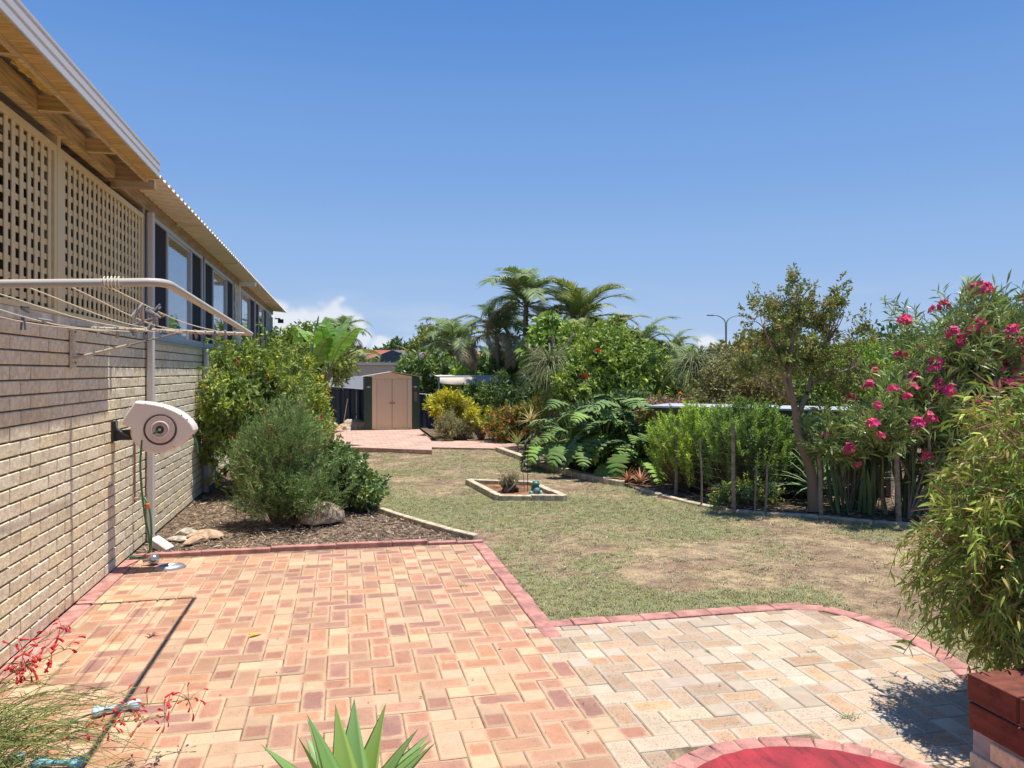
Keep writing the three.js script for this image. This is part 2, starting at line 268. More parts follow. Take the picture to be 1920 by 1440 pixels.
{
  const r = rng(5), b = new Buf();
  for (let k = 0; k < 9; k++) { const a = r() * 6.28, D = V(Math.cos(a), 0.5 + r() * 0.9, Math.sin(a)).normalize(); b.strip(V((r() - .5) * 0.03, 0, (r() - .5) * 0.03), D, V(-Math.sin(a), 0, Math.cos(a)), 0.02 + r() * 0.024, 0.0035, [1, 1, 1], 1.1, 2, t => 1 - t * 0.98); }
  const geo = b.geo(), mat = new THREE.MeshStandardMaterial({ roughness: 0.9, vertexColors: true, side: THREE.DoubleSide }), list = [], bed = [[1.7, -11.05], [1.82, -9.4], [2.82, -9.15], [2.7, -10.6]];
  let n = 0; while (list.length < 62000 && n++ < 400000) {
    // more tufts per square metre close by, where single tufts show
    const x = -0.6 + r() * 7.6, z = -3.2 - Math.pow(r(), 1.35) * 13.4; if (!inPoly(x, z, lawnPoly) || inPoly(x, z, bed)) continue;
    const g = greenAt(x, z) + (fbm(x * 5, z * 5, 31, 3) - 0.5) * 0.9; if (r() > g * 1.3 + 0.12) continue;
    const dry = r() > g * 1.5 + 0.05, k = 0.75 + r() * 0.5, c = dry ? [0.5 * k, 0.4 * k, 0.24 * k] : [mix(0.29, 0.43, r()) * k, mix(0.31, 0.38, r()) * k, mix(.13, .2, r()) * k];
    list.push([x, -0.02, z, r() * 6.28, (r() - .5) * 0.5, (dry ? 0.5 : 0.55) + r() * 0.7 + (r() < 0.08 ? r() * 0.9 : 0), c]);
  }
  instanced('lawn_grass', geo, mat, list);
}
// garden beds: soil sheets with bark and dry leaves
const leftBed = [[-1.8, -7.2], [1.2, -7.2], [0.86, -7.85], [0.22, -9.4], [-0.1, -11], [-0.34, -13.5], [-0.5, -16.6], [-0.5, -22.5], [-1.8, -22.5]];
const rightBed = [[3.28, -15.25], [3.4, -13.2], [3.52, -11.8], [3.76, -10.85], [4.02, -9.98], [4.18, -9.05], [4.52, -8.12], [5.22, -7.62], [5.83, -7.0], [7.3, -6.3], [12, -6.3], [20, -24], [2.2, -24], [2.2, -17.6], [3.3, -17]];
{
  const bark = tex(512, 512, (x, y) => { const a = fbm(x / 12, y / 20, 8, 5, 43, 26), b = hash3(x >> 2, y >> 1, 2), k = 0.62 + (a - 0.5) * 1.1 + (b - 0.5) * 0.5; return [168 * k, 140 * k, 112 * k]; });
  const m = new THREE.MeshStandardMaterial({ map: bark, roughness: 1, bumpMap: bark, bumpScale: 0.02 });
  const bump = (poly, y) => flatPoly(poly, y, 0.7);
  struct('garden_bed_soil', merge([bump(leftBed, -0.012), bump(rightBed, -0.014)]), m);
  const r = rng(9), g = new THREE.BoxGeometry(0.05, 0.006, 0.012), list = []; let n = 0;
  while (list.length < 12000 && n++ < 200000) {
    const left = r() < 0.72, x = left ? -1.78 + r() * 3 : 3.2 + r() * 4.5, z = left ? -7.22 - Math.pow(r(), 1.6) * 8 : -6.4 - r() * 9.5; if (!inPoly(x, z, left ? leftBed : rightBed)) continue;
    const k = 0.5 + r() * 0.9, c = r() < 0.35 ? [0.46 * k, 0.35 * k, 0.24 * k] : r() < 0.6 ? [0.34 * k, 0.24 * k, 0.15 * k] : [0.2 * k, 0.14 * k, 0.1 * k];
    list.push([x, -0.005 + r() * 0.015, z, r() * 6.28, (r() - .5) * 0.9, 0.25 + r() * r() * 1.1, c]);
  }
  instanced('bark_mulch', g, new THREE.MeshStandardMaterial({ roughness: 1 }), list);
}

// ------------------------------------------------------------------ patio of clay pavers
const PM = 0.236, PH = 0.118, JT = 0.0045;
function paverAtlas(seed, light) {
  const C = 8, R2 = 4, cw = 128, ch = 256, r = rng(seed), cells = [];
  for (let k = 0; k < C * R2; k++) { const half = r(); cells.push({ s: r() < (light ? 0.22 : 0.16) ? 0.08 + r() * 0.15 : 0.5 + r() * 0.5, y0: half < 0.16 ? 0.42 : 0.0, y1: half > 0.84 ? 0.58 : 1, hue: r(), tone: 0.93 + r() * 0.14, k }); }
  const E = light ? [199, 183, 160] : [204, 171, 137], B = light ? [[193, 154, 116], [184, 154, 122], [190, 164, 136]] : [[172, 123, 100], [184, 131, 97], [156, 115, 101]];
  return tex(C * cw, R2 * ch, (x, y) => {
    const ci = Math.floor(x / cw), ri = Math.floor(y / ch), c = cells[ri * C + ci], u = (x - ci * cw) / cw, v = (y - ri * ch) / ch, z = c.k * 7 + seed;
    const n = fbm(u * 3 + z, v * 6, z, 4) - 0.5, e = Math.min(u, 1 - u) * 1, ev = Math.min(v - c.y0 * 0.9, c.y1 * 1.0 - v) * 2;
    const m = c.s * ss(0.04, 0.22, e + n * 0.16) * ss(0.06, 0.34, ev + n * 0.3) * (0.72 + 0.56 * (fbm(u * 2 + 9, v * 3, z + 3, 3)));
    const b = c.hue < 0.5 ? [0, 1, 2].map(i => mix(B[0][i], B[1][i], c.hue * 2)) : [0, 1, 2].map(i => mix(B[0][i], B[2][i], c.hue * 2 - 1));
    const sp = fbm(x / 5 + seed * 9, y / 5, seed + 2, 2) > (light ? 0.72 : 0.76) && m > 0.12 ? (light ? 0.7 : 0.82) : 1, k = c.tone * (0.97 + (hash3(x, y, 3) - 0.5) * 0.1 + n * 0.12) * sp;
    return [0, 1, 2].map(i => clamp(mix(E[i], b[i], clamp(m)) * k, 0, 255));
  });
}
const paverMatA = new THREE.MeshStandardMaterial({ map: paverAtlas(3, false), roughness: 0.85, bumpMap: fineBump, bumpScale: 0.0006 });
const paverMatB = new THREE.MeshStandardMaterial({ map: paverAtlas(4, true), roughness: 0.85, bumpMap: fineBump, bumpScale: 0.0006 });
const wear = [[1, 1, 1], [0.9, 0.88, 0.86], [0.95, 0.92, 0.93], [1.03, 1.0, 0.95]], worn = m => wear.map(c => { const q = m.clone(); q.color.setRGB(...c); return q; }), matsA = worn(paverMatA), matsB = worn(paverMatB);
const redTex = tex(256, 256, (x, y) => { const n = fbm(x / 20, y / 20, 6, 4, 13, 13), h = hash3(x, y, 9), k = 0.86 + (n - 0.5) * 0.5 + (h - 0.5) * 0.16; return [208 * k, 146 * k, 132 * k]; });
const redPaver = new THREE.MeshStandardMaterial({ map: redTex, roughness: 0.85 });
// block with chamfered top: sizes w (x) by l (z), uv cell of the atlas along its long side
function paverGeo(w, l, cell, turn, h = 0.05, ch = 0.005, atlas = true) {
  const x = w / 2, z = l / 2, P = [[-x, -h, -z], [x, -h, -z], [x, -h, z], [-x, -h, z], [-x, -ch, -z], [x, -ch, -z], [x, -ch, z], [-x, -ch, z], [-x + ch, 0, -z + ch], [x - ch, 0, -z + ch], [x - ch, 0, z - ch], [-x + ch, 0, z - ch]];
  const F = [[8, 11, 10, 9]]; for (let k = 0; k < 4; k++) { const n = (k + 1) % 4; F.push([4 + k, 8 + k, 8 + n, 4 + n], [k, 4 + k, 4 + n, n]); }
  const pos = [], uv = [];
  for (const f of F) for (const t of [[0, 1, 2], [0, 2, 3]]) for (const q of t) {
    const [a, b, c] = P[f[q]]; pos.push(a, b, c);
    let s = (a + x) / w, t2 = (c + z) / l; if (turn) [s, t2] = [t2, s];
    if (atlas) uv.push((cell % 8 + 0.04 + s * 0.92) / 8, (Math.floor(cell / 8) + 0.03 + t2 * 0.94) / 4); else uv.push(a + cell * 0.37, c + cell * 0.61 + b);
  }
  const g = new THREE.BufferGeometry(); g.setAttribute('position', new THREE.Float32BufferAttribute(pos, 3)); g.setAttribute('uv', new THREE.Float32BufferAttribute(uv, 2)); g.computeVertexNormals(); return g;
}
const curveEdge = [[2.98, -4.70], [3.17, -4.6], [3.29, -4.38], [3.335, -4.1], [3.31, -3.74], [3.22, -3.42], [3.12, -3.15], [3.05, -2.8], [3.02, -2.4]];
const patioPoly = [[-1.8, -7.2], [1.31, -7.2], [1.31, -4.76], [2.98, -4.76], ...curveEdge, [3.02, -1.6], [-1.8, -1.6]];
const redC = [1.71, -2.36], redR = 0.58, redBorder = 0.115;
{
  const sand = tex(256, 256, (x, y) => { const k = 0.8 + (fbm(x / 16, y / 16, 3, 4, 16, 16) - 0.5) * 0.7 + (hash3(x, y, 4) - .5) * .3; return [158 * k, 136 * k, 106 * k]; });
  const patio = struct('patio', flatPoly(patioPoly, -0.006), new THREE.MeshStandardMaterial({ map: sand, roughness: 1 }));
  const r = rng(21), all = [], cache = {};
  const x0 = -1.68, x1 = 1.19, zB = -7.07, zN = -2.5, mid = 1.19;
  const B2 = curveEdge.concat([[1.19, -2.4], [1.19, -4.64], [2.95, -4.64]]);
  for (let i = -4; i < 48; i++) for (let j = -2; j < 44; j++) {
    const k = (((i - j) % 4) + 4) % 4; if (k !== 0 && k !== 3) continue;
    let ax = -1.73 + i * PH, az = zB + 0.02 + j * PH, bx = ax + (k ? PH : PM), bz = az + (k ? PM : PH);
    const cx = (ax + bx) / 2, cz = (az + bz) / 2;
    if (cz > zN) continue;
    if (cx < mid + 0.12 && bz < -4.6) bx = Math.min(bx, x1); if (cx < mid) { ax = Math.max(ax, x0); az = Math.max(az, zB); if (az < -4.64 && bx > x1) bx = x1; }
    else if (!(bz < -4.6)) { az = Math.max(az, -4.64); if (!inPoly(cx, Math.max(cz, -4.6), B2)) continue; } else if (bx > x1 + 0.001) continue; else az = Math.max(az, zB);
    const w = bx - ax - JT, l = bz - az - JT; if (w < 0.018 || l < 0.018) continue;
    const px = (ax + bx) / 2, pz = (az + bz) / 2; if (Math.hypot(px - redC[0], pz - redC[1]) < redR + redBorder - 0.02) continue;
    if (px > 2.5 && pz > -2.6) continue;
    const light = px + (r() - 0.5) * 0.12 > 1.17, cell = Math.floor(r() * 32), full = Math.abs(w * l - (PM - JT) * (PH - JT)) < 1e-4, key = `${k}_${cell}`;
    const geo = full ? (cache[key] ??= paverGeo(w, l, cell, k === 0)) : paverGeo(w, l, cell, w > l);
    all.push([px, pz, geo, (light ? matsB : matsA)[Math.floor(clamp(fbm(px * 1.3 + 9, pz * 1.3 + 30, 5, 3) * 1.5 - 0.25 + (r() - .5) * 0.5, 0, 0.999) * 4)], (r() - .5) * 0.005, (r() - .5) * 0.016, (r() - .5) * 0.016, (r() - .5) * 0.022]);
  }
  const dist = a => Math.hypot(a[0], a[1]) + (Math.abs(Math.atan2(a[0], -a[1]) - YAW) > 0.62 || a[1] > -2.85 ? 50 : 0);
  all.sort((a, b) => dist(a) - dist(b));
  const rest = new Map([...matsA, ...matsB].map(m => [m, []]));
  all.forEach(([x, z, geo, mat, dy, tx, tz, ry], i) => {
    if (i < 300) { const m = part('paver', geo, mat, patio); m.position.set(x, 0.0 + dy, z); m.rotation.set(tx, ry, tz); }
    else { const g = geo.clone(); g.rotateX(tx); g.rotateZ(tz); g.rotateY(ry); g.translate(x, dy, z); rest.get(mat).push(g); }
  });
  for (const [m, gs] of rest) if (gs.length) part('outer_pavers', merge(gs), m, patio).userData.kind = 'stuff';
  // red border course
  const lay = (x, z, w, l, ang, n) => { const m = part('border_paver', paverGeo(w, l, n, false, 0.05, 0.006, false), redPaver, patio); m.position.set(x, 0.006 + (r() - .5) * 0.006, z); m.rotation.set((r() - .5) * 0.01, ang + (r() - .5) * 0.03, (r() - .5) * 0.02); };
  let n = 0;
  for (let z = -7.06; z < -4.7; z += PM) lay(1.25 + (r() - .5) * 0.012, z + PM / 2, PH - JT, PM - JT, 0, n++);
  for (let x = 1.2; x < 2.9; x += PM) lay(x + PM / 2 + 0.0, -4.702 + (r() - .5) * 0.01, PM - JT, PH - JT, 0, n++);
  for (let z = -7.06; z < -3.2; z += PM) lay(-1.738, z + PM / 2, PH - JT, PM - JT, 0, n++);
  const cv = new THREE.CatmullRomCurve3(curveEdge.map(([x, z]) => V(x, 0, z))); const N = 11;
  for (let k = 0; k < N; k++) { const p = cv.getPointAt((k + 0.5) / N), t = cv.getTangentAt((k + 0.5) / N); lay(p.x, p.z, PH - JT, Math.min(PM, cv.getLength() / N) - JT, Math.atan2(t.x, t.z), n++); }
  // soldier course round the painted step
  for (let k = 0; k < 36; k++) { const a = -k * 0.174533, x = redC[0] + Math.cos(a) * (redR + 0.055), z = redC[1] + Math.sin(a) * (redR + 0.055); if (x > 2.45) continue; const m = part('border_paver', paverGeo(0.109, 0.108, n++, false, 0.05, 0.005, false), redPaver, patio); m.position.set(x, 0.004, z); m.rotation.y = -a; }
}
{
  const pos = Array.from({ length: 64 }, (_, k) => { const a = k / 64 * 2 * Math.PI, rr = redR - 0.006 + Math.sin(k * 2.7) * 0.004; return new THREE.Vector2(Math.cos(a) * rr, Math.sin(a) * rr); });
  const g = new THREE.ExtrudeGeometry(new THREE.Shape(pos), { depth: 0.06, bevelEnabled: true, bevelSize: 0.006, bevelThickness: 0.006, bevelSegments: 2 }); g.rotateX(-Math.PI / 2); g.translate(0, -0.05, 0); boxUV(g, 1);
  const paint = tex(256, 256, (x, y) => { const n = fbm(x / 30, y / 30, 6, 4, 9, 9), h = hash3(x, y, 9), sc = fbm(x / 5, y / 40, 19, 4, 51, 6) > 0.63 ? 0.86 : 1, k = (0.88 + (n - 0.5) * 0.5 + (h - 0.5) * 0.14) * sc; return [168 * k, 46 * k, 54 * k]; });
  solo('painted_step', g, new THREE.MeshStandardMaterial({ map: paint, roughness: 0.75, bumpMap: fineBump, bumpScale: 0.001 }), 'round red painted concrete slab ringed by pink pavers at the patio front', 'slab', [redC[0], 0, redC[1]]);
}
// low edging between the patio and the left bed
{
  const t = thing('bed_edging', 'low brick red edging strip between mulch bed and tan patio pavers', 'edging', [-0.3, 0, -7.16]); const r = rng(8);
  const xs = [-1.76, -1.2, -0.62, -0.05, 0.45, 0.78, 1.05, 1.3];
  for (let k = 0; k < xs.length - 1; k++) { const g = boxUV(rbox(xs[k + 1] - xs[k] - 0.006, 0.075, 0.07, 0.008)); const m = part('edging_piece', g, redPaver, t); m.position.set((xs[k] + xs[k + 1]) / 2 + 0.3, -0.002 + (r() - .5) * 0.012 - (k > 4 ? 0.015 : 0), (r() - .5) * 0.03 + (k > 4 ? 0.03 : 0)); m.rotation.set((r() - .5) * .05, (r() - .5) * 0.03, (r() - .5) * 0.015); }
}
const limeTex = tex(256, 256, (x, y) => { const n = fbm(x / 14, y / 14, 6, 5, 18, 18), h = hash3(x, y, 9), k = 0.88 + (n - 0.5) * 0.55 + (h - 0.5) * 0.15; return [214 * k, 198 * k, 164 * k]; });
const lime = new THREE.MeshStandardMaterial({ map: limeTex, roughness: 0.95, bumpMap: limeTex, bumpScale: 0.006 });
function kerb(name, label, pts, w, h, len, seed, y = 0) {
  const c = new THREE.CatmullRomCurve3(pts.map(([x, z]) => V(x, 0, z))), L = c.getLength(), n = Math.max(1, Math.round(L / len)), t = thing(name, label, 'kerb', [pts[0][0], 0, pts[0][1]]), r = rng(seed);
  for (let k = 0; k < n; k++) { const a = c.getPointAt(k / n), b = c.getPointAt((k + 1) / n), d = a.distanceTo(b); const g = boxUV(rbox(w * (0.9 + r() * 0.2), h, d - 0.008, 0.014)); const m = part('kerb_block', g, lime, t); m.position.set((a.x + b.x) / 2 - pts[0][0], y + (r() - .5) * 0.012, (a.z + b.z) / 2 - pts[0][1]); m.rotation.set((r() - .5) * .02, Math.atan2(b.x - a.x, b.z - a.z), (r() - .5) * 0.06); }
  return t;
}
kerb('stone_kerb', 'curved cream stone kerb along the left mulch bed', [[1.26, -7.28], [0.92, -7.85], [0.29, -9.35], [-0.04, -11], [-0.28, -13.5], [-0.42, -16.2]], 0.07, 0.09, 0.45, 3);
kerb('stone_kerb', 'curved cream stone kerb in front of the large split leaf plant', [[3.12, -15.35], [3.27, -13.2], [3.42, -11.8], [3.68, -10.82], [3.86, -10.25]], 0.13, 0.14, 0.6, 4);
kerb('stone_kerb', 'half buried stone kerb at the foot of the wire fence', [[3.97, -9.9], [4.1, -9.0], [4.45, -8.06], [5.18, -7.58], [5.8, -6.98], [7, -6.35]], 0.09, 0.08, 0.55, 5, -0.026);
// square stone-edged bed in the lawn
{
  const q = [[1.78, -10.95], [1.93, -9.48], [2.72, -9.24], [2.62, -10.52]], t = thing('square_planting_bed', 'small four sided bed edged with cream stone in the lawn', 'garden bed', [2.26, 0, -10.05]);
  const soil = tex(128, 128, (x, y) => { const k = 0.75 + (fbm(x / 10, y / 10, 3, 4, 13, 13) - 0.5) * 0.9; return [168 * k, 118 * k, 78 * k]; });
  const g = flatPoly(q, 0.0, 1); g.translate(-2.26, 0, 10.05); part('soil', g, new THREE.MeshStandardMaterial({ map: soil, roughness: 1 }), t); const r = rng(6);
  for (let k = 0; k < 4; k++) {
    const a = q[k], b = q[(k + 1) % 4], L = Math.hypot(b[0] - a[0], b[1] - a[1]), n = Math.round(L / 0.45);
    for (let i = 0; i < n; i++) { const f = (i + 0.5) / n, m = part('edge_stone', boxUV(rbox(0.09, 0.09, L / n - 0.006, 0.012)), lime, t); m.position.set(mix(a[0], b[0], f) - 2.26, 0.01 + (r() - .5) * .01, mix(a[1], b[1], f) + 10.05); m.rotation.set(0, Math.atan2(b[0] - a[0], b[1] - a[1]), (r() - .5) * .06); }
  }
}
// far brick terrace before the shed and the path to its right
{
  const t = tex(512, 512, (x, y) => {         // stretcher bond 8 x 16 bricks too small to pick apart at that distance
    const row = Math.floor(y / 32), xx = (x + (row % 2) * 32) % 512, bx = Math.floor(xx / 64), ex = Math.min(xx % 64, 63 - xx % 64), ey = Math.min(y % 32, 31 - y % 32), j = ex < 2 || ey < 2, h = hash3(bx, row, 3), n = fbm(x / 9, y / 9, 3, 3), k = (j ? 0.8 : 0.86 + h * 0.2) * (0.9 + n * 0.2);
    return j ? [190 * k, 165 * k, 148 * k] : [204 * k, 164 * k, 144 * k];
  });
  const m = new THREE.MeshStandardMaterial({ map: t, roughness: 0.9 });
  const ex = (pts, y0, y1) => { const s = new THREE.Shape(pts.map(([x, z]) => new THREE.Vector2(x, -z))), g = new THREE.ExtrudeGeometry(s, { depth: y1 - y0, bevelEnabled: false }); g.rotateX(-Math.PI / 2); g.translate(0, y0, 0); return boxUV(g, 0.54); };
  struct('brick_terrace', ex([[-0.45, -16.3], [1.72, -14.98], [1.95, -17.2], [2.02, -20.6], [-0.9, -20.6]], -0.08, 0.07), m);
  struct('garden_path', ex([[1.76, -16.1], [3.1, -15.5], [3.8, -16.1], [3.6, -17.2], [1.9, -17.6]], -0.08, 0.02), m);
}

// ------------------------------------------------------------------ the house along the left side
const H0 = [-1.8, 0, -7];
const house = thing('house', 'cream brick house with lattice verandah and long row of windows', 'house', H0);
const hp = (name, geo, mat, parent = house) => { geo.translate(-H0[0], -H0[1], -H0[2]); return part(name, geo, mat, parent); };
const brickTex = tex(512, 512, (x, y) => { const n = fbm(x / 20, y / 20, 6, 5, 26, 26), h = hash3(x >> 1, y >> 1, 9), f = fbm(x / 7, y / 7, 16, 3, 73, 73), pit = f > 0.7 ? 0.9 : 1, k = (0.94 + (n - 0.5) * 0.22 + (h - 0.5) * 0.07) * pit; return [242 * k, 226 * k, 191 * k]; });
const brickRelief = tex(256, 256, (x, y) => 255 * clamp(fbm(x / 10, y / 10, 16, 5, 26, 26) * 1.3 - 0.15), false);
const brickMats = [[1, 1, 1], [0.94, 0.93, 0.89], [1.0, 0.96, 0.86], [0.85, 0.82, 0.77]].map(c => new THREE.MeshStandardMaterial({ map: brickTex, color: new THREE.Color().setRGB(...c), roughness: 0.95, bumpMap: brickRelief, bumpScale: 0.002 }));
const paleTimber = std([0.66, 0.5, 0.25], { map: woodTex, roughness: 0.7 });
const creamPaint = std([0.78, 0.7, 0.52], { roughness: 0.6, map: grainTex });
const brownTimber = std([0.46, 0.33, 0.2], { map: woodTex, roughness: 0.8 });
const alu = std([0.5, 0.53, 0.56], { roughness: 0.45, metalness: 0.2 });
const whitePaint = std([0.74, 0.73, 0.71], { roughness: 0.5 });
const gutterMat = std([0.62, 0.59, 0.54], { roughness: 0.4 });
{
  const BW = 0.2915, BH = 0.0862, x = -1.8, top = 22, zN = -2.2, zF = -21.3;
  const mortar = new THREE.MeshStandardMaterial({ map: grainTex, color: new THREE.Color().setRGB(0.24, 0.185, 0.13), roughness: 1 });
  const wall = hp('brick_wall', boxUV(box(x - 0.22, x - 0.014, -0.1, top * BH, zN, zF)), mortar);
  const r = rng(31), variants = [];
  const bg = (l, h, k) => {        // brick with a chamfered, slightly uneven face towards +x
    const q = rng(100 + k), j = () => (q() - 0.5) * 0.003, c = 0.005, y = h / 2, z = l / 2, P = [[-0.03, -y, -z], [-0.03, -y, z], [-0.03, y, z], [-0.03, y, -z], [-c, -y, -z], [-c, -y, z], [-c, y, z], [-c, y, -z], [j(), -y + c, -z + c], [j(), -y + c, z - c], [j(), y - c, z - c], [j(), y - c, -z + c]];
    const F = [[8, 11, 10, 9]]; for (let i = 0; i < 4; i++) { const n = (i + 1) % 4; F.push([4 + i, 8 + i, 8 + n, 4 + n], [i, 4 + i, 4 + n, n]); }
    const pos = [], uv = [], ou = q() * 3, ov = q() * 3; for (const f of F) for (const t of [[0, 1, 2], [0, 2, 3]]) for (const i of t) { const [a, b, cc] = P[f[i]]; pos.push(a, b, cc); uv.push(cc * 1.6 + ou, b * 1.6 + ov + a); }
    const g = new THREE.BufferGeometry(); g.setAttribute('position', new THREE.Float32BufferAttribute(pos, 3)); g.setAttribute('uv', new THREE.Float32BufferAttribute(uv, 2)); g.computeVertexNormals(); return g;
  };
  for (let k = 0; k < 8; k++) variants.push(bg(BW - 0.015, BH - 0.010, k));
  const all = [];
  for (let c = 0; c < top; c++) for (let i = 0; i < 66; i++) {
    const z = zN - (i + (c % 2 ? 0.5 : 0)) * BW - BW / 2 + 0.05; if (z < zF + 0.1 || z > zN - 0.1) continue;
    all.push([z, c, Math.floor(r() * 8), brickMats[Math.floor(r() * (r() + 0.25) * 3.3) % 4], (r() - .5) * 0.004, (r() - .5) * 0.012]);
  }
  const vis = a => (a[0] > -4.5 ? 50 : 0) - a[0] + Math.abs(a[1] * BH - 1.0) * 0.2; all.sort((a, b) => vis(a) - vis(b));
  const rest = brickMats.map(() => []);
  all.forEach(([z, c, v, m, dx, rz], i) => {
    const y = (c + 0.5) * BH;
    if (i < 300) { const b = part('brick', variants[v], m, wall); b.position.set(dx, y, z - H0[2]); b.rotation.x = rz * 0.5; }
    else { const g = variants[v].clone(); g.translate(dx, y, z - H0[2]); rest[brickMats.indexOf(m)].push(g); }
  });
  rest.forEach((g, k) => g.length && (part('outer_bricks', merge(g), brickMats[k], wall).userData.kind = 'stuff'));

  // timber plate on the brickwork, lattice panels
  hp('wall_plate', boxUV(box(x - 0.09, x + 0.012, 1.9, 1.965, zN, -7.66)), creamPaint);
  const slatMat = std([0.7, 0.56, 0.29], { roughness: 0.6 });
  for (const [a, b] of [[-3.1, -5.44], [-5.5, -7.64]]) {
    const fr = merge([box(x - 0.03, x + 0.018, 1.968, 2.0, a, b), box(x - 0.03, x + 0.018, 3.005, 3.05, a, b), box(x - 0.03, x + 0.017, 2.0, 3.005, a, a - 0.045), box(x - 0.03, x + 0.017, 2.0, 3.005, b + 0.045, b)]);
    const panel = hp('lattice_panel', boxUV(fr, 2), slatMat);
    const gv = boxUV(box(-0.003, 0.003, 2.001, 3.004, -0.024, 0.024), 2), nV = Math.round((a - b - 0.09) / 0.108), gh = boxUV(box(-0.003, 0.003, -0.018, 0.018, (b - a) / 2 + 0.046, (a - b) / 2 - 0.046), 2);
    for (let k = 0; k < nV; k++) { const m = part('slat', gv, slatMat, panel); m.rotation.x = (r() - .5) * 0.004; m.position.set(0.004 + (r() - .5) * 0.002, 0, (r() - .5) * 0.006 + a - 0.045 - (k + 0.5) * (a - b - 0.09) / nV - H0[2]); }
    for (let k = 0; k < 11; k++) { const m = part('slat', gh, slatMat, panel); m.position.set(-0.0045, 2.045 + k * 0.0915, (a + b) / 2 - H0[2]); }
  }
  hp('lattice_post', boxUV(box(x - 0.06, x + 0.02, 1.966, 3.2, -5.441, -5.499)), slatMat);
  // verandah and rooms behind
  const inner = std([0.3, 0.26, 0.22], { map: grainTex });
  hp('verandah_floor', box(x - 3.4, x - 0.1, 1.78, 1.88, zN, -7.7), std([0.2, 0.17, 0.14]));
  hp('inner_wall', box(x - 3.6, x - 3.45, 0, 3.9, zN, zF), inner);
  hp('end_wall', box(x - 3.44, x - 0.23, 0, 3.05, zN + 0.12, zN), inner);
  hp('cross_wall', box(x - 3.44, x - 0.05, 1.9, 3.24, -7.71, -7.86), inner);
  hp('far_end_wall', boxUV(box(x - 3.44, x - 0.0, 0, 3.05, zF, zF - 0.15)), brickMats[1]);
  hp('room_floor', box(x - 3.44, x - 0.1, 1.78, 1.86, -7.88, zF + 0.01), std([0.22, 0.16, 0.1]));
  // corner post, head beam over the windows
  hp('corner_post', boxUV(box(x - 0.1, x + 0.012, 1.9, 3.12, -7.645, -7.71)), std([0.36, 0.32, 0.29]));
  hp('head_beam', boxUV(box(x - 0.08, x + 0.02, 3.115, 3.265, -6.9, zF), 2), brownTimber);
  // window rows
  const glass = new THREE.MeshPhysicalMaterial({ color: 0xffffff, roughness: 0.02, transmission: 1, thickness: 0, ior: 1.6, side: THREE.DoubleSide });
  const screen = std([0.016, 0.017, 0.02], { roughness: 0.95 });
  const blind = std([0.05, 0.055, 0.075], { roughness: 0.7 });
  const wins = [[-7.96, [-8.68, -10.0], -10.74], [-10.9, [-11.62, -12.95], -13.7], [-14.32, [-14.8, -16.1], -17.0], [-17.12, [-17.8, -18.9], -19.6], [-19.7, [-20.2], -20.9]];
  for (const [a, mull, b] of wins) {
    const e = 0.045, gs = [box(x - 0.04, x + 0.015, 1.95, 1.99, a, b), box(x - 0.04, x + 0.015, 3.07, 3.113, a, b), box(x - 0.04, x + 0.014, 1.99, 3.07, a, a - e), box(x - 0.04, x + 0.014, 1.99, 3.07, b + e, b), ...mull.map(m => box(x - 0.04, x + 0.014, 1.99, 3.07, m + e / 2, m - e / 2))];
    const w = hp('window', merge(gs), alu), edges = [a, ...mull, b];
    for (let k = 0; k < edges.length - 1; k++) {
      const z0 = edges[k] - e + 0.02, z1 = edges[k + 1] + e - 0.02, mid = k === 1;
      if (mid || edges.length < 4) { hp('pane', box(x - 0.016, x - 0.012, 1.985, 3.075, z0, z1), glass, w); hp('sash', box(x - 0.028, x - 0.002, 1.991, 2.015, z0 - .02, z1 + .02), alu, w); hp('sash', box(x - 0.028, x - 0.002, 3.045, 3.069, z0 - .02, z1 + .02), alu, w); }
      else { hp('fly_screen', box(x - 0.006, x - 0.003, 1.985, 3.075, z0, z1), screen, w); }
    }
    // closed blinds hang inside, so that the panes mirror the garden and sky
    hp('blind', box(x - 0.16, x - 0.15, 2.0, 3.1, a, b), blind, w);
  }
  hp('window_sill', merge([box(x - 0.06, x + 0.035, 1.915, 1.948, -7.72, zF), box(x - 0.06, x + 0.02, 1.885, 1.914, -7.72, zF)]), std([0.36, 0.4, 0.43], { roughness: 0.5 }));
  hp('window_post', boxUV(box(x - 0.05, x + 0.03, 1.949, 3.114, -13.8, -14.3)), creamPaint);
  // near roof: ribbed sheet, fascia, gutter, beam
  const ribbed = (x0, y0, x1, y1, za, zb, pitch, h) => { // open sheet with trapezoid ribs running up the slope, thickness through two skins
    const pos = [], idx = [], zs = []; for (let z = za; z > zb; z -= pitch) zs.push([z, 0], [z - pitch * 0.38, 0], [z - pitch * 0.5, h], [z - pitch * 0.78, h], [z - pitch * 0.9, 0]);
    const n = zs.length; for (const [z, dh] of zs) pos.push(x0, y0 + dh, z, x1, y1 + dh, z); for (const [z, dh] of zs) pos.push(x0, y0 + dh + 0.004, z, x1, y1 + dh + 0.004, z);
    for (let k = 0; k < n - 1; k++) { const a = 2 * k, b = a + 2 * n; idx.push(a, a + 2, a + 1, a + 1, a + 2, a + 3, b, b + 1, b + 2, b + 1, b + 3, b + 2, a, b, a + 2, b, b + 2, a + 2); }
    const g = new THREE.BufferGeometry(); g.setAttribute('position', new THREE.Float32BufferAttribute(pos, 3)); g.setIndex(idx); const q = g.toNonIndexed(); q.computeVertexNormals(); q.setAttribute('uv', new THREE.Float32BufferAttribute(new Float32Array(q.attributes.position.count * 2), 2)); return q;
  };
  const sheet = std([0.78, 0.7, 0.56], { roughness: 0.5 });
  hp('verandah_roof', ribbed(-1.5, 3.25, -5.6, 3.98, -1.2, -6.55, 0.2, 0.03), sheet);
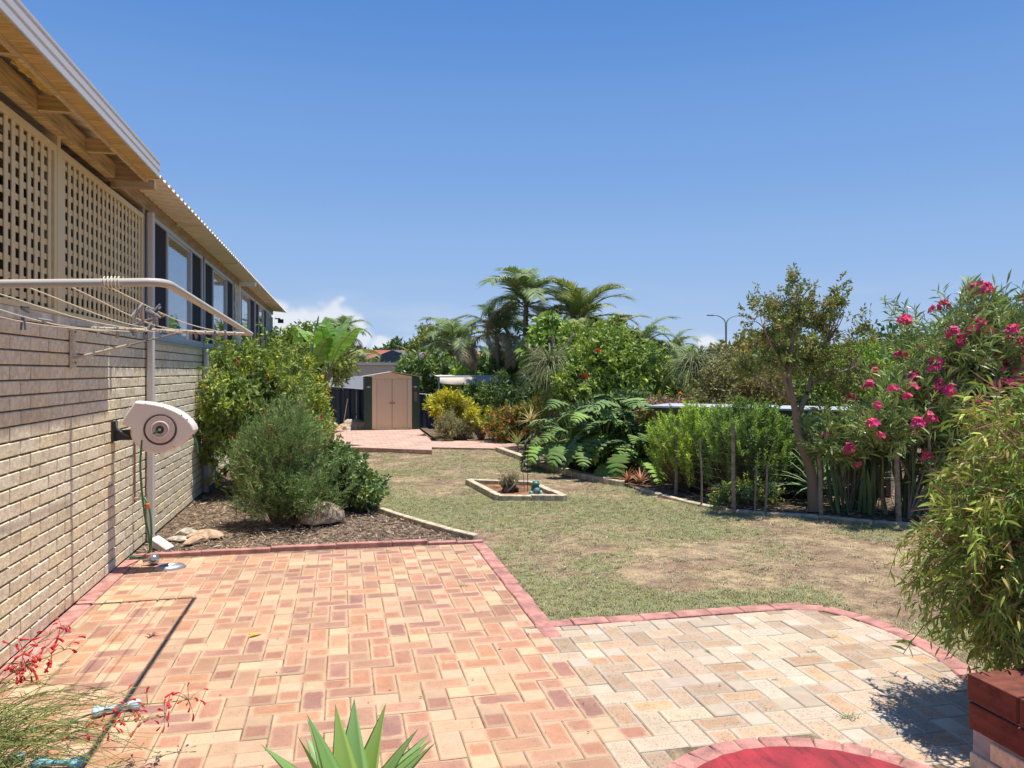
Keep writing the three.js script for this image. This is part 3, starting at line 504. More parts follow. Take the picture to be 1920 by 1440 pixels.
  const gut = new THREE.Shape([[0, 0], [0.085, 0], [0.09, 0.006], [0.09, 0.042], [0.083, 0.048], [0.083, 0.056], [0.09, 0.062], [0.09, 0.096], [0.082, 0.103], [0.082, 0.112], [0.09, 0.118], [0.09, 0.132], [0.07, 0.134], [0.07, 0.125], [0.02, 0.02], [0, 0.02]].map(p => new THREE.Vector2(...p)));
  const gg = new THREE.ExtrudeGeometry(gut, { depth: 5.35, bevelEnabled: false }); gg.translate(-1.5, 3.135, -6.55); hp('gutter', gg, gutterMat);
  const cap = new THREE.Shape([[0, 0], [0.09, 0], [0.09, 0.134], [0, 0.134]].map(p => new THREE.Vector2(...p))); const cg = new THREE.ExtrudeGeometry(cap, { depth: 0.004, bevelEnabled: false }); cg.translate(-1.5, 3.135, -6.556); hp('gutter_end', cg, gutterMat);
  hp('soffit_board', boxUV(box(-1.5, -1.413, 3.126, 3.133, -1.2, -6.55), 2), std([0.62, 0.42, 0.16], { map: woodTex }));
  { const q = rng(17); for (let k = 0; k < 5; k++) { const s = new THREE.IcosahedronGeometry(1, 3), p = s.attributes.position; for (let i = 0; i < p.count; i++) { const n = 0.7 + 0.6 * noise3(p.getX(i) * 3 + 20 + k, p.getY(i) * 3 + 20, p.getZ(i) * 3 + 20); p.setXYZ(i, p.getX(i) * n * 0.08, p.getY(i) * n * 0.035, p.getZ(i) * n * 0.16); } s.computeVertexNormals(); s.translate(-1.63, 3.245, -3.9 - k * 0.24); hp('insulation_foam', s, std([0.75, 0.56, 0.14], { roughness: 1, bumpMap: fineBump, bumpScale: 0.01 })); } }
  hp('fascia', boxUV(box(-1.522, -1.501, 3.1, 3.245, -1.2, -6.55), 2), paleTimber);
  hp('verandah_beam', boxUV(box(-1.8, -1.735, 3.115, 3.235, -1.2, -6.86), 2), paleTimber);
  for (let z = -2.4; z > -6.7; z -= 0.86) hp('rafter', boxUV(box(-1.734, -1.523, 3.13, 3.22, z, z - 0.045), 2), paleTimber);
  hp('rafter', boxUV(box(-1.78, -1.46, 3.06, 3.13, -6.6, -6.66), 2), brownTimber);
  { const q = new THREE.Shape([[-1.505, 3.1], [-5.6, 3.1], [-5.6, 3.97], [-1.505, 3.248]].map(p => new THREE.Vector2(...p))), e = new THREE.ExtrudeGeometry(q, { depth: 0.03, bevelEnabled: false }); e.translate(0, 0, -6.58); e.clearGroups(); hp('gable_board', boxUV(e, 2), brownTimber); }
  // long far roof
  hp('long_roof', ribbed(-1.47, 3.205, -5.6, 3.62, -6.62, -21.6, 0.178, 0.028), sheet);
  for (const z of [-9, -12, -15, -18, -21]) hp('soffit_batten', box(-1.778, -1.52, 3.195, 3.205, z, z - 0.03), creamPaint);
  // downpipes
  const pipe = (z, y0, y1, w = 0.085) => { const g = rbox(0.06, y1 - y0, w, 0.012); g.translate(x + 0.045, (y0 + y1) / 2, z); return g; };
  hp('downpipe', pipe(-7.8, 0, 3.1, 0.07), std([0.62, 0.58, 0.52], { roughness: 0.5 }));
  hp('downpipe', pipe(-10.83, 0, 1.9), alu);
  const dp = merge([pipe(-14.12, 1.0, 3.1), box(-1.74, -1.47, 3.1, 3.16, -14.08, -14.16)]); hp('downpipe', dp, whitePaint);
  const floodlight = merge([box(-1.74, -1.6, 3.0, 3.03, -21.32, -21.36), box(-1.66, -1.52, 2.9, 3.0, -21.3, -21.4)]); hp('flood_lamp', floodlight, std([0.05, 0.05, 0.05]));
}

// ------------------------------------------------------------------ fold-down clothesline on the wall
const lineMat = std([0.5, 0.45, 0.36], { roughness: 0.5 });
{
  const C = [-1.8, 0, -4.4], t = thing('clothesline', 'cream metal fold down clothesline fixed to the cream brick wall', 'clothesline', C);
  const cp = (n, g, m, p = t) => { g.translate(-C[0], -C[1], -C[2]); return part(n, g, m, p); };
  // near arm, rounded corner and front rail in one bent bar of oblong section
  const path = new THREE.CurvePath(), P = [V(-1.78, 1.885, -3.02), V(-0.72, 1.925, -3.02), V(-0.63, 1.925, -3.11), V(-0.63, 1.868, -5.74)];
  path.add(new THREE.LineCurve3(P[0], P[1])); path.add(new THREE.QuadraticBezierCurve3(P[1], V(-0.63, 1.93, -3.02), P[2])); path.add(new THREE.LineCurve3(P[2], P[3]));
  const b = new Buf(), pts = [P[0], V(-1.2, 1.907, -3.02), P[1], ...new THREE.QuadraticBezierCurve3(P[1], V(-0.63, 1.93, -3.02), P[2]).getPoints(6).slice(1), V(-0.63, 1.897, -4.4), P[3]];
  b.tube(pts, 0.0155, 0.0155, [1, 1, 1], 12); cp('frame_bar', b.geo(), lineMat);
  cp('far_arm', bar([-0.63, 1.868, -5.74], [-1.76, 1.9, -5.74], 0.012), lineMat);
  const br = rbox(0.03, 0.3, 0.055, 0.006); br.translate(-1.783, 1.77, -5.74); cp('wall_bracket', br, creamPaint);
  const br2 = rbox(0.03, 0.3, 0.055, 0.006); br2.translate(-1.783, 1.77, -3.02); cp('wall_bracket', br2, creamPaint);
  for (const y of [1.66, 1.87]) { const s = new THREE.CylinderGeometry(0.008, 0.008, 0.012, 8); s.rotateZ(Math.PI / 2); s.translate(-1.765, y, -5.73); cp('bolt', s, std([0.3, 0.3, 0.32], { metalness: 0.6, roughness: 0.4 })); }
  cp('strut', bar([-1.77, 1.69, -5.72], [-1.42, 1.785, -5.72], 0.011), lineMat);
  cp('strut_rod', bar([-1.42, 1.785, -5.72], [-1.1, 1.872, -5.72], 0.006), std([0.3, 0.28, 0.25], { metalness: 0.5 }));
  cp('strut', bar([-1.77, 1.69, -3.05], [-1.3, 1.88, -3.05], 0.011), lineMat);
  const wire = std([0.7, 0.6, 0.42], { roughness: 0.6 }), wx = [-1.70, -1.57, -1.43, -1.27, -1.1, -0.95, -0.82];
  wx.forEach((x, k) => cp('line_wire', tube([[x, 1.905, -3.02], [x, 1.862 - 0.01 * (k % 3), -4.3], [x + 0.01, 1.875, -5.74]], 0.0028, 16, 5), wire));
  // wire wound on the far arm and tied in a knot on the near arm
  const coil = (x0, x1, y0, y1, z, n, rad) => { const q = []; for (let k = 0; k <= n * 8; k++) { const f = k / (n * 8), a = f * n * 2 * Math.PI; q.push([mix(x0, x1, f), mix(y0, y1, f) + Math.cos(a) * rad, z + Math.sin(a) * rad]); } return tube(q, 0.0025, n * 10, 4); };
  cp('wound_wire', coil(-1.72, -0.68, 1.898, 1.87, -5.74, 16, 0.0155), wire);
  cp('knot', coil(-0.835, -0.775, 1.921, 1.923, -3.02, 5, 0.0215), std([0.8, 0.74, 0.58]));
  // pegs
  const pm = [[0.16, 0.16, 0.17], [0.3, 0.29, 0.28], [0.1, 0.1, 0.11], [0.38, 0.36, 0.34], [0.3, 0.2, 0.14]].map(c => std(c, { roughness: 0.6 }));
  const prong = s => { const g = rbox(0.009, 0.075, 0.011, 0.003); g.rotateZ(s * 0.09); g.translate(s * 0.007, -0.014, 0); return g; };
  const gA = prong(1), gB = prong(-1), gS = new THREE.TorusGeometry(0.007, 0.0018, 5, 10);
  const spots = [[-1.57, 1.862, -4.32, 0], [-1.43, 1.85, -4.16, 0.9], [-1.27, 1.86, -3.5, 0.9], [-1.62, 1.885, -5.72, 0], [-1.5, 1.882, -5.72, 0], [-1.41, 1.88, -5.72, 0.7], [-1.3, 1.878, -5.72, 0], [-1.22, 1.876, -5.72, 1.3], [-1.05, 1.872, -5.72, 0], [-1.0, 1.872, -5.72, 0.5], [-0.87, 1.87, -5.72, 0], [-0.8, 1.87, -5.72, 0.2], [-1.1, 1.868, -4.6, 2.6], [-0.82, 1.862, -3.45, 1.2], [-0.82, 1.864, -3.5, 0.2], [-0.82, 1.862, -3.56, 1.9], [-0.82, 1.862, -3.62, 0.7], [-0.82, 1.86, -3.68, 1.5], [-0.82, 1.86, -3.75, 0.3], [-0.82, 1.86, -3.82, 1.1], [-0.95, 1.862, -4.2, 1.4], [-0.95, 1.862, -4.27, 0.9]];
  spots.forEach(([x, y, z, a], k) => { const on = z < -5 ? 'hanging from the far arm of the clothesline' : x < -1 ? 'on a middle wire of the clothesline' : 'in the bunch near the clothesline front rail', q = thing('clothes_peg', 'weathered grey clothes peg ' + on, 'peg', [x, y, z], 'pegs ' + on); const m = pm[k % 5]; part('prong', gA, m, q); part('prong', gB, m, q); part('spring', gS, pm[1], q); q.rotation.set(a * 0.7, k > 2 && k < 12 ? 1.4 : k * 0.8, a); });
}

// ------------------------------------------------------------------ hose reel and tap
{
  const C = [-1.41, 1.14, -6.62], k = 0.000432, t = thing('hose_reel', 'pinkish cream wall mounted hose reel with green hose', 'hose reel', [-1.8, 1.0, -6.74]);
  const body = std([0.68, 0.6, 0.54], { roughness: 0.55 }), dark = std([0.08, 0.06, 0.055]), black = std([0.02, 0.022, 0.025], { roughness: 0.5 }), green = std([0.03, 0.14, 0.06], { roughness: 0.45 });
  const O = [C[0] + 1.8, C[1] - 1.0, C[2] + 6.74];
  const out = [[650, 165], [560, 290], [480, 410], [405, 555], [430, 600], [560, 650], [562, 790], [620, 930], [760, 1060], [900, 1130], [1080, 1162], [1250, 1085], [1480, 950], [1660, 760], [1680, 700], [1620, 570], [1450, 400], [1200, 270], [950, 200], [760, 175]].map(([a, b]) => new THREE.Vector2((a - 1085) * k, (690 - b) * k));
  const sh = new THREE.Shape(); sh.moveTo(out[0].x, out[0].y); for (let i = 1; i < 7; i++) sh.lineTo(out[i].x, out[i].y); sh.splineThru(out.slice(7, 11)); sh.splineThru(out.slice(11, 14)); sh.splineThru([...out.slice(14), out[0]]);
  const g = new THREE.ExtrudeGeometry(sh, { depth: 0.1, bevelEnabled: true, bevelSize: 0.018, bevelThickness: 0.045, bevelSegments: 5, bevelOffset: -0.018, curveSegments: 10 }); g.translate(0, 0, -0.1);
  const place = (name, geo, mat, p = t) => { geo.translate(O[0], O[1], O[2]); return part(name, geo, mat, p); };
  const B = place('reel_body', boxUV(g, 3), body);
  const cyl = (r0, r1, h, z, seg = 40) => { const q = new THREE.CylinderGeometry(r0, r1, h, seg); q.rotateX(Math.PI / 2); q.translate(0, 0, z); return q; };
  const tor = (R, rr, z) => { const q = new THREE.TorusGeometry(R, rr, 8, 48); q.translate(0, 0, z); return q; };
  place('groove', tor(0.118, 0.0075, 0.047), dark, B);
  place('disc', cyl(0.108, 0.112, 0.014, 0.05), std([0.6, 0.48, 0.43], { roughness: 0.55 }), B);
  place('hub_ring', tor(0.062, 0.006, 0.057), body, B);
  place('hub', cyl(0.055, 0.057, 0.012, 0.056), std([0.42, 0.37, 0.35]), B);
  place('hub', cyl(0.03, 0.034, 0.02, 0.058), black, B);
  place('hub', cyl(0.011, 0.011, 0.022, 0.06), std([0.55, 0.45, 0.3], { metalness: 0.4 }), B);
  const st = bar([-0.015, -0.01, 0.07], [-0.05, -0.03, 0.064], 0.008); place('inlet', st, green, B);
  for (const [a, b] of [[680, 275], [775, 320], [590, 390], [685, 437], [830, 217], [970, 248], [1135, 285], [590, 557], [605, 740], [1240, 548], [1060, 1130], [1320, 1010], [1450, 432], [1545, 517]]) place('screw', cyl(0.0055, 0.0055, 0.006, 0.041, 10).translate((a - 1085) * k, (690 - b) * k, 0), dark, B);
  // black wall bracket
  const plate = box(0.0, 0.02, -0.03, 0.13, -0.06, 0.06), arm = box(0.02, 0.2, -0.02, 0.06, -0.035, 0.035); part('bracket', merge([plate, arm]), black, t).position.y = 0.07;
  part('bracket_lever', tube([[0.03, 0.21, 0.02], [0.04, 0.15, 0.04], [0.08, 0.11, 0.045], [0.13, 0.08, 0.045]], 0.008), std([0.1, 0.11, 0.12]), t);
  // hose loop to the tap and nozzle end
  part('hose', tube([[0.255, 0.06, 0.16], [0.24, -0.1, 0.15], [0.21, -0.3, 0.0], [0.19, -0.6, -0.2], [0.18, -0.85, -0.4], [0.17, -0.975, -0.42], [0.08, -0.985, -0.36], [0.03, -0.985, -0.38], [0.06, -0.985, -0.47], [0.16, -0.97, -0.45], [0.19, -0.85, -0.43], [0.16, -0.55, -0.45], [0.1, -0.48, -0.5]], 0.0085, 90, 8), green, t);
  part('hose_tail', tube([[0.62, 0.09, 0.1], [0.65, 0.02, 0.1], [0.66, -0.06, 0.1]], 0.008), green, t);
  const joint = rbox(0.03, 0.045, 0.03, 0.008); joint.translate(0.165, -0.56, -0.42); part('hose_connector', joint, std([0.75, 0.16, 0.04]), t);
  const w = thing('garden_tap', 'brass tap on a thin brown pipe beside the white downpipe', 'tap', [-1.785, 0.45, -7.34]);
  part('pipe', bar([0, 0, 0], [0, 0.78, 0], 0.009), std([0.22, 0.13, 0.09], { roughness: 0.5 }), w);
  part('tap_body', merge([bar([0, 0.03, 0], [0.09, 0.03, 0], 0.013), bar([0.085, 0.035, 0], [0.1, -0.03, 0], 0.012), bar([0.05, 0.03, 0], [0.05, 0.08, 0], 0.009)]), std([0.5, 0.45, 0.36], { metalness: 0.7, roughness: 0.4 }), w);
  part('tap_handle', merge([bar([0.02, 0.085, 0], [0.08, 0.085, 0], 0.006), bar([0.05, 0.085, -0.03], [0.05, 0.085, 0.03], 0.006)]), std([0.55, 0.5, 0.42], { metalness: 0.6, roughness: 0.4 }), w);
}
// small things on the paving
{
  const chrome = std([0.5, 0.53, 0.57], { metalness: 0.85, roughness: 0.25 });
  const f = thing('pipe_fitting', 'rounded chrome fitting lying on the pavers below the hose', 'fitting', [-1.53, 0, -6.86]);
  const lt = new THREE.LatheGeometry([[0, 0.05], [0.03, 0.045], [0.045, 0.02], [0.042, -0.01], [0.025, -0.03], [0.014, -0.035], [0.014, -0.075], [0, -0.075]].map(p => new THREE.Vector2(...p)), 20); lt.rotateZ(-1.45); lt.translate(0, 0.044, 0); part('knob', lt, chrome, f);
  const q = thing('metal_plate', 'flat grey oval metal plate with raised rim on the pavers', 'plate', [-1.36, 0, -6.7]);
  const ov = new THREE.LatheGeometry([[0, 0.008], [0.05, 0.01], [0.06, 0.028], [0.072, 0.03], [0.085, 0.012], [0.09, 0.001]].map(p => new THREE.Vector2(...p)), 32); ov.scale(1.35, 1, 0.9); part('dish', ov, std([0.33, 0.33, 0.34], { metalness: 0.6, roughness: 0.45 }), q); q.rotation.y = 0.4;
  const boneGeo = () => { const b = []; const l = new THREE.LatheGeometry([[0, -0.11], [0.02, -0.105], [0.026, -0.085], [0.017, -0.05], [0.015, 0], [0.017, 0.05], [0.026, 0.085], [0.02, 0.105], [0, 0.11]].map(p => new THREE.Vector2(...p)), 12); l.rotateZ(Math.PI / 2); b.push(l); for (const s of [-1, 1]) for (const d of [-1, 1]) { const e = new THREE.SphereGeometry(0.027, 12, 8); e.scale(1.15, 0.85, 1); e.translate(s * 0.1, 0, d * 0.02); b.push(e); } return merge(b); };
  const bone = solo('dog_toy_bone', boneGeo(), std([0.46, 0.62, 0.74], { roughness: 0.6 }), 'pale blue bone shaped dog toy lying on the pavers', 'dog toy', [-1.03, 0.024, -3.92]); bone.rotation.y = 0.25; bone.scale.setScalar(0.8);
  const b2 = copyOf(bone, 'pale blue dog toy under the red flowered stems, nearest the agave'); b2.material = std([0.2, 0.5, 0.58], { roughness: 0.6 }); b2.position.set(-1.12, 0.024, -3.42); b2.rotation.y = -0.2;
  const b3 = copyOf(bone, 'pale blue dog toy under the red flowered stems, nearest the wall'); b3.material = b2.material; b3.position.set(-1.36, 0.024, -3.46); b3.rotation.y = 0.5;
  const leafB = new Buf(); leafB.strip(V(-0.05, 0.004, 0), V(1, 0.25, 0).normalize(), V(0, 0, 1), 0.1, 0.035, [0.6, 0.42, 0.02], 0.8, 5, t => Math.sin(Math.PI * Math.min(1, .1 + t * .9)), 0.3);
  solo('fallen_leaf', leafB.geo(), petalMat, 'yellow fallen leaf on the tan pavers', 'leaf', [-0.51, 0.004, -4.88]).rotation.y = 0.7;
  const dryB = new Buf(); for (let k = 0; k < 4; k++) dryB.strip(V(0, 0.004, 0), V(Math.cos(k * 1.7), 0.5, Math.sin(k * 1.7)).normalize(), V(-Math.sin(k * 1.7), 0, Math.cos(k * 1.7)), 0.05, 0.018, [0.2, 0.1, 0.05], 1, 3);
  solo('fallen_leaf', dryB.geo(), dryLeafMat, 'curled brown dead leaf near the clothesline shadow', 'leaf', [-1.12, 0.003, -5.0]);
}

// ------------------------------------------------------------------ planting beside the house
const redFlower = [flowerGeo([0.75, 0.03, 0.02], [0.8, 0.4, 0.1], 1, 1, 5, 0.055, 0), flowerGeo([0.75, 0.05, 0.02], [0.8, 0.4, 0.1], 1, 1, 6, 0.055, 0)];
const pinkCluster = [11, 12, 13].map(s => flowerGeo([0.85, 0.06, 0.25], [0.95, 0.4, 0.45], 1, 9, s, 0.042, 0.055));
const paleCluster = [21, 22].map(s => flowerGeo([0.85, 0.82, 0.7], [0.9, 0.8, 0.3], 1, 5, s, 0.07, 0.09));
const hibFlower = [flowerGeo([0.75, 0.04, 0.02], [0.8, 0.2, 0.1], 1, 1, 8, 0.07, 0), flowerGeo([0.8, 0.12, 0.03], [0.8, 0.2, 0.1], 1, 1, 9, 0.07, 0)];
const offWall = x => P => P.x > x;
shrub({ name: 'needle_leaf_bush', seed: 41, label: 'feathery dark green needle leaved bush with orange tips in the mulch bed', base: [-0.58, 0, -8.35], blobs: [[[0, 0.6, 0], [0.48, 0.5, 0.45]], [[0.1, 0.95, -0.05], [0.36, 0.34, 0.36]], [[0.26, 0.42, 0], [0.42, 0.34, 0.4]], [[-0.28, 0.75, -0.1], [0.3, 0.32, 0.3]], [[-0.15, 0.3, 0.1], [0.4, 0.2, 0.3]]], twigs: 1900, twigLen: 0.2, shell: 0.75, gap: 0.34, up: 0.75, out: 0.6, rough: 0.85, wood: [0.2, 0.13, 0.08], twigR: 0.0018, branches: 40, stemR: 0.014, shoots: 70, shootLen: 0.26, shootUp: 0.7, shootSag: 0.05, leaf: { n: 18, len: 0.055, asp: 0.12, pal: [[0.13, 0.24, 0.05], [0.2, 0.34, 0.07], [0.27, 0.4, 0.1]], spread: 0.7, along: 0.9, oddShare: 0.07, odd: [[0.35, 0.14, 0.05], [0.25, 0.16, 0.06]] } });
shrub({ name: 'rounded_bush', seed: 42, label: 'low rounded glossy green bush at the lawn kerb beside the needle leaved bush', base: [0.0, 0, -9.1], blobs: [[[0, 0.34, 0], [0.4, 0.36, 0.4]], [[0.24, 0.22, 0.05], [0.26, 0.2, 0.3]], [[-0.1, 0.55, -0.05], [0.3, 0.22, 0.3]]], twigs: 900, twigLen: 0.13, gap: 0.3, mat: glossLeafMat, shoots: 40, shootLen: 0.2, rough: 0.9, branches: 25, stemR: 0.01, leaf: { n: 9, len: 0.06, asp: 0.48, pal: PAL.dark.concat(PAL.mid), droop: 0.2 } });
shrub({ name: 'flowering_shrub', seed: 43, label: 'large loose green shrub with a few red flowers against the house windows', base: [-1.15, 0, -11.0], clip: P => P.x > -0.6, blobs: [[[0, 1.25, 0.1], [0.62, 0.62, 0.75]], [[-0.2, 1.65, -0.3], [0.5, 0.36, 0.6]], [[0.3, 0.85, 0], [0.5, 0.7, 0.6]], [[-0.25, 0.8, 0.4], [0.38, 0.6, 0.4]], [[-0.3, 1.15, 0.55], [0.34, 0.5, 0.4]], [[0.35, 1.6, -0.6], [0.4, 0.4, 0.5]]], twigs: 3300, twigLen: 0.22, shell: 0.6, gap: 0.36, rough: 1.0, gapFreq: 4, wob: 0.8, up: 0.3, out: 0.85, branches: 60, stemR: 0.016, shoots: 90, shootLen: 0.42, wood: [0.24, 0.2, 0.15], twigR: 0.003, leaf: { n: 10, len: 0.07, asp: 0.42, pal: PAL.mid.concat(PAL.lime), droop: 0.3, oddShare: 0.05, odd: PAL.yellow }, flowers: { n: 7, geos: redFlower, when: (P, b) => P.z > 0 } });
shrub({ name: 'golden_climber', seed: 44, label: 'golden yellow and green hedge shrub behind the flowering shrub', base: [-0.72, 0, -14.4], blobs: [[[0, 1.35, 0], [0.42, 0.5, 0.5]], [[0.18, 0.7, 0.05], [0.36, 0.72, 0.5]], [[-0.2, 1.75, -0.2], [0.35, 0.25, 0.4]]], twigs: 1500, twigLen: 0.18, gap: 0.3, branches: 20, leaf: { n: 9, len: 0.065, asp: 0.5, pal: PAL.lime, oddShare: 0.4, odd: PAL.yellow, droop: 0.2 } });
shrub({ name: 'broadleaf_tree', seed: 45, label: 'dense leafy green tree behind the banana plant at the far end of the house', category: 'tree', crownName: 'crown', base: [-0.9, 0, -20], trunk: [[[[0, 0, 0], [0.05, 0.9, 0], [0, 1.8, 0]], 0.07, 0.05]], forks: [[0, 1.5, 0], [0, 1.8, 0]], blobs: [[[0, 2.0, 0], [0.8, 0.75, 0.8]], [[0.55, 1.8, 0], [0.6, 0.6, 0.6]], [[-0.5, 2.1, -0.2], [0.6, 0.5, 0.6]]], twigs: 1300, twigLen: 0.28, gap: 0.3, leaf: { n: 8, len: 0.14, asp: 0.36, pal: PAL.hib.concat(PAL.lime), droop: 0.5, lift: -0.2 } });
// banana
{
  const r = rng(51), t = thing('banana_plant', 'banana plant with broad torn bright green leaves before the dark fence', 'banana plant', [-0.66, 0, -16.2]);
  const tb = new Buf(); tb.tube([V(0, 0, 0), V(0.05, 0.6, 0), V(0.25, 1.2, 0), V(0.42, 1.65, 0)], 0.1, 0.07, [0.2, 0.17, 0.09], 9); tb.tube([V(-0.1, 0, 0.1), V(-0.12, 0.7, 0.1), V(0.0, 1.5, 0.1)], 0.08, 0.05, [0.22, 0.22, 0.08], 9); part('trunk', tb.geo(), woodMat, t);
  const bananaLeaf = (seed, len, wid, g, pal) => {
    const q = rng(seed), b = new Buf(), n = 26, p = V(0, 0, 0), d = V(0, 1, 0).applyAxisAngle(V(0, 0, 1), -0.35), S = V(0, 0, 1), mid = []; // grows in the xy plane
    for (let k = 0; k <= n; k++) { mid.push([p.clone(), d.clone()]); p.addScaledVector(d, len / n); d.y -= g / n; d.normalize(); }
    b.tube(mid.map(m => m[0]), 0.018, 0.004, [0.3, 0.36, 0.12], 5);
    for (const s of [-1, 1]) { let tear = 0, dz = 0; for (let k = 5; k < n; k++) { const f = k / n, w = wid * 0.5 * Math.sin(Math.PI * Math.min(1, 0.1 + (f - 0.18) * 1.08)); if (w <= 0) continue; if (q() < 0.28) dz = (q() - 0.3) * 0.5; const c = pick(pal, q, 0.2), c2 = [c[0] * 1.05, c[1] * 1.05, c[2]]; const [A, D] = mid[k], [B] = mid[k + 1], up = S.clone().cross(D).multiplyScalar(-1), lift = 0.25 - dz, o = D.clone().multiplyScalar(w * 0.25);
      const a = b.v(A.x, A.y, A.z, c), bb = b.v(B.x, B.y, B.z, c), e = b.v(B.x + o.x + up.x * w * lift, B.y + o.y + up.y * w * lift, B.z + s * w, c2), f2 = b.v(A.x + o.x + up.x * w * lift, A.y + o.y + up.y * w * lift, A.z + s * w, c2); b.i.push(a, bb, e, a, e, f2); } }
    return b.geo();
  };
  const pal = [[0.18, 0.36, 0.04], [0.24, 0.44, 0.05], [0.13, 0.29, 0.03]], gs = [bananaLeaf(1, 1.25, 0.42, 1.4, pal), bananaLeaf(2, 1.1, 0.4, 0.6, pal), bananaLeaf(3, 1.3, 0.4, 2.2, [[0.3, 0.3, 0.04], [0.22, 0.26, 0.03], [0.14, 0.2, 0.03]]), bananaLeaf(4, 1.0, 0.4, 1.0, pal)];
  [[0, 0.2, 0], [1, 1.2, 0], [3, -0.8, 0], [2, 0.05, 0.25], [0, 2.6, 0], [1, 3.6, -0.1], [3, 4.4, 0], [0, 5.4, 0.1], [1, -0.2, -0.35], [3, 0.6, -0.2], [1, 2.0, -0.3]].forEach(([k, a, tilt], i) => { const m = part('leaf', gs[k], leafMat, t); m.position.set(i % 3 === 2 ? 0.05 : 0.42, i % 3 === 2 ? 1.45 : 1.62, i % 3 === 2 ? .1 : 0); m.rotation.order = 'YZX'; m.rotation.set(0, a, -tilt); m.scale.setScalar(0.95 + r() * 0.25); });
}
// pot, rocks, wire mesh ring in the bed
{
  const p = thing('terracotta_pot', 'terracotta pot half hidden behind the bushes in the mulch bed', 'pot', [-1.2, 0, -10.6]);
  part('pot_wall', new THREE.LatheGeometry([[0, 0], [0.12, 0], [0.17, 0.26], [0.19, 0.27], [0.19, 0.32], [0.16, 0.32], [0.15, 0.27], [0, 0.26]].map(q => new THREE.Vector2(...q)), 24), std([0.4, 0.16, 0.08]), p);
}
const rockGeo = (seed, sx, sy, sz) => { const g = new THREE.IcosahedronGeometry(1, 2), p = g.attributes.position, n = new THREE.Vector3(); for (let i = 0; i < p.count; i++) { n.fromBufferAttribute(p, i); const k = 0.75 + 0.55 * noise3(n.x * 1.3 + seed * 3 + 50, n.y * 1.3 + 50, n.z * 1.3 + seed) + 0.14 * noise3(n.x * 4 + 20, n.y * 4 + seed, n.z * 4 + 20); p.setXYZ(i, n.x * k * sx, Math.max(-0.15, n.y * k) * sy, n.z * k * sz); } g.computeVertexNormals(); boxUV(g, 2); return g; };
const sandstone = std([0.62, 0.42, 0.26], { map: grainTex, roughness: 0.95, bumpMap: fineBump, bumpScale: 0.006 }), paleStone = std([0.62, 0.54, 0.42], { map: grainTex, roughness: 0.95, bumpMap: fineBump, bumpScale: 0.006 });
{
  const S = (seed, sx, sy, sz, mat, label, pos, ry = 0) => { const m = solo('rock', rockGeo(seed, sx, sy, sz), mat, label, 'rock', pos); m.rotation.y = ry; };
  S(1, 0.16, 0.06, 0.1, sandstone, 'flat orange sandstone slab on the mulch, largest of the small pile', [-1.28, 0.02, -7.82], 0.3);
  S(2, 0.12, 0.05, 0.07, sandstone, 'small orange stone lying before the sandstone slab', [-1.33, 0.015, -7.66], 0.9);
  S(3, 0.09, 0.045, 0.06, paleStone, 'pale stone behind the sandstone slab in the mulch', [-1.48, 0.015, -8.05], 0.2);
  S(4, 0.1, 0.03, 0.06, paleStone, 'flat pale chip at the left of the sandstone pile', [-1.5, 0.01, -7.8], -0.4);
  S(5, 0.22, 0.17, 0.16, std([0.55, 0.42, 0.28], { map: grainTex, roughness: 0.95, bumpMap: fineBump, bumpScale: 0.01 }), 'large weathered brown rock at the foot of the needle leaved bush', [-0.2, 0.05, -8.35], 0.5);
  const wb = solo('loose_brick', boxUV(rbox(0.2, 0.07, 0.1, 0.01)), std([0.8, 0.75, 0.66], { map: grainTex }), 'pale loose brick tilted on the mulch beside the downpipe', 'brick', [-1.58, 0.04, -7.42]); wb.rotation.set(0.2, -0.6, -0.35);
  [[0.35, -21.4, .3], [0.05, -21.2, .22], [-0.3, -21.3, .24], [0.48, -20.9, .26], [0.2, -20.75, .15], [-0.1, -20.7, .16], [-0.5, -20.9, .18]].forEach(([x, z, s], k) => S(10 + k, s, s * 0.75, s * 0.8, k % 2 ? sandstone : paleStone, ['largest pale rock in the heap beside the shed', 'orange rock in the middle of the heap by the dark fence', 'pale rock in the heap under the leaning stick', 'orange rock touching the green shed side', 'small pale rock at the terrace edge by the shed', 'small orange rock at the terrace edge', 'pale rock at the left end of the heap by the fence'][k], [x, s * 0.2, z], k));
}

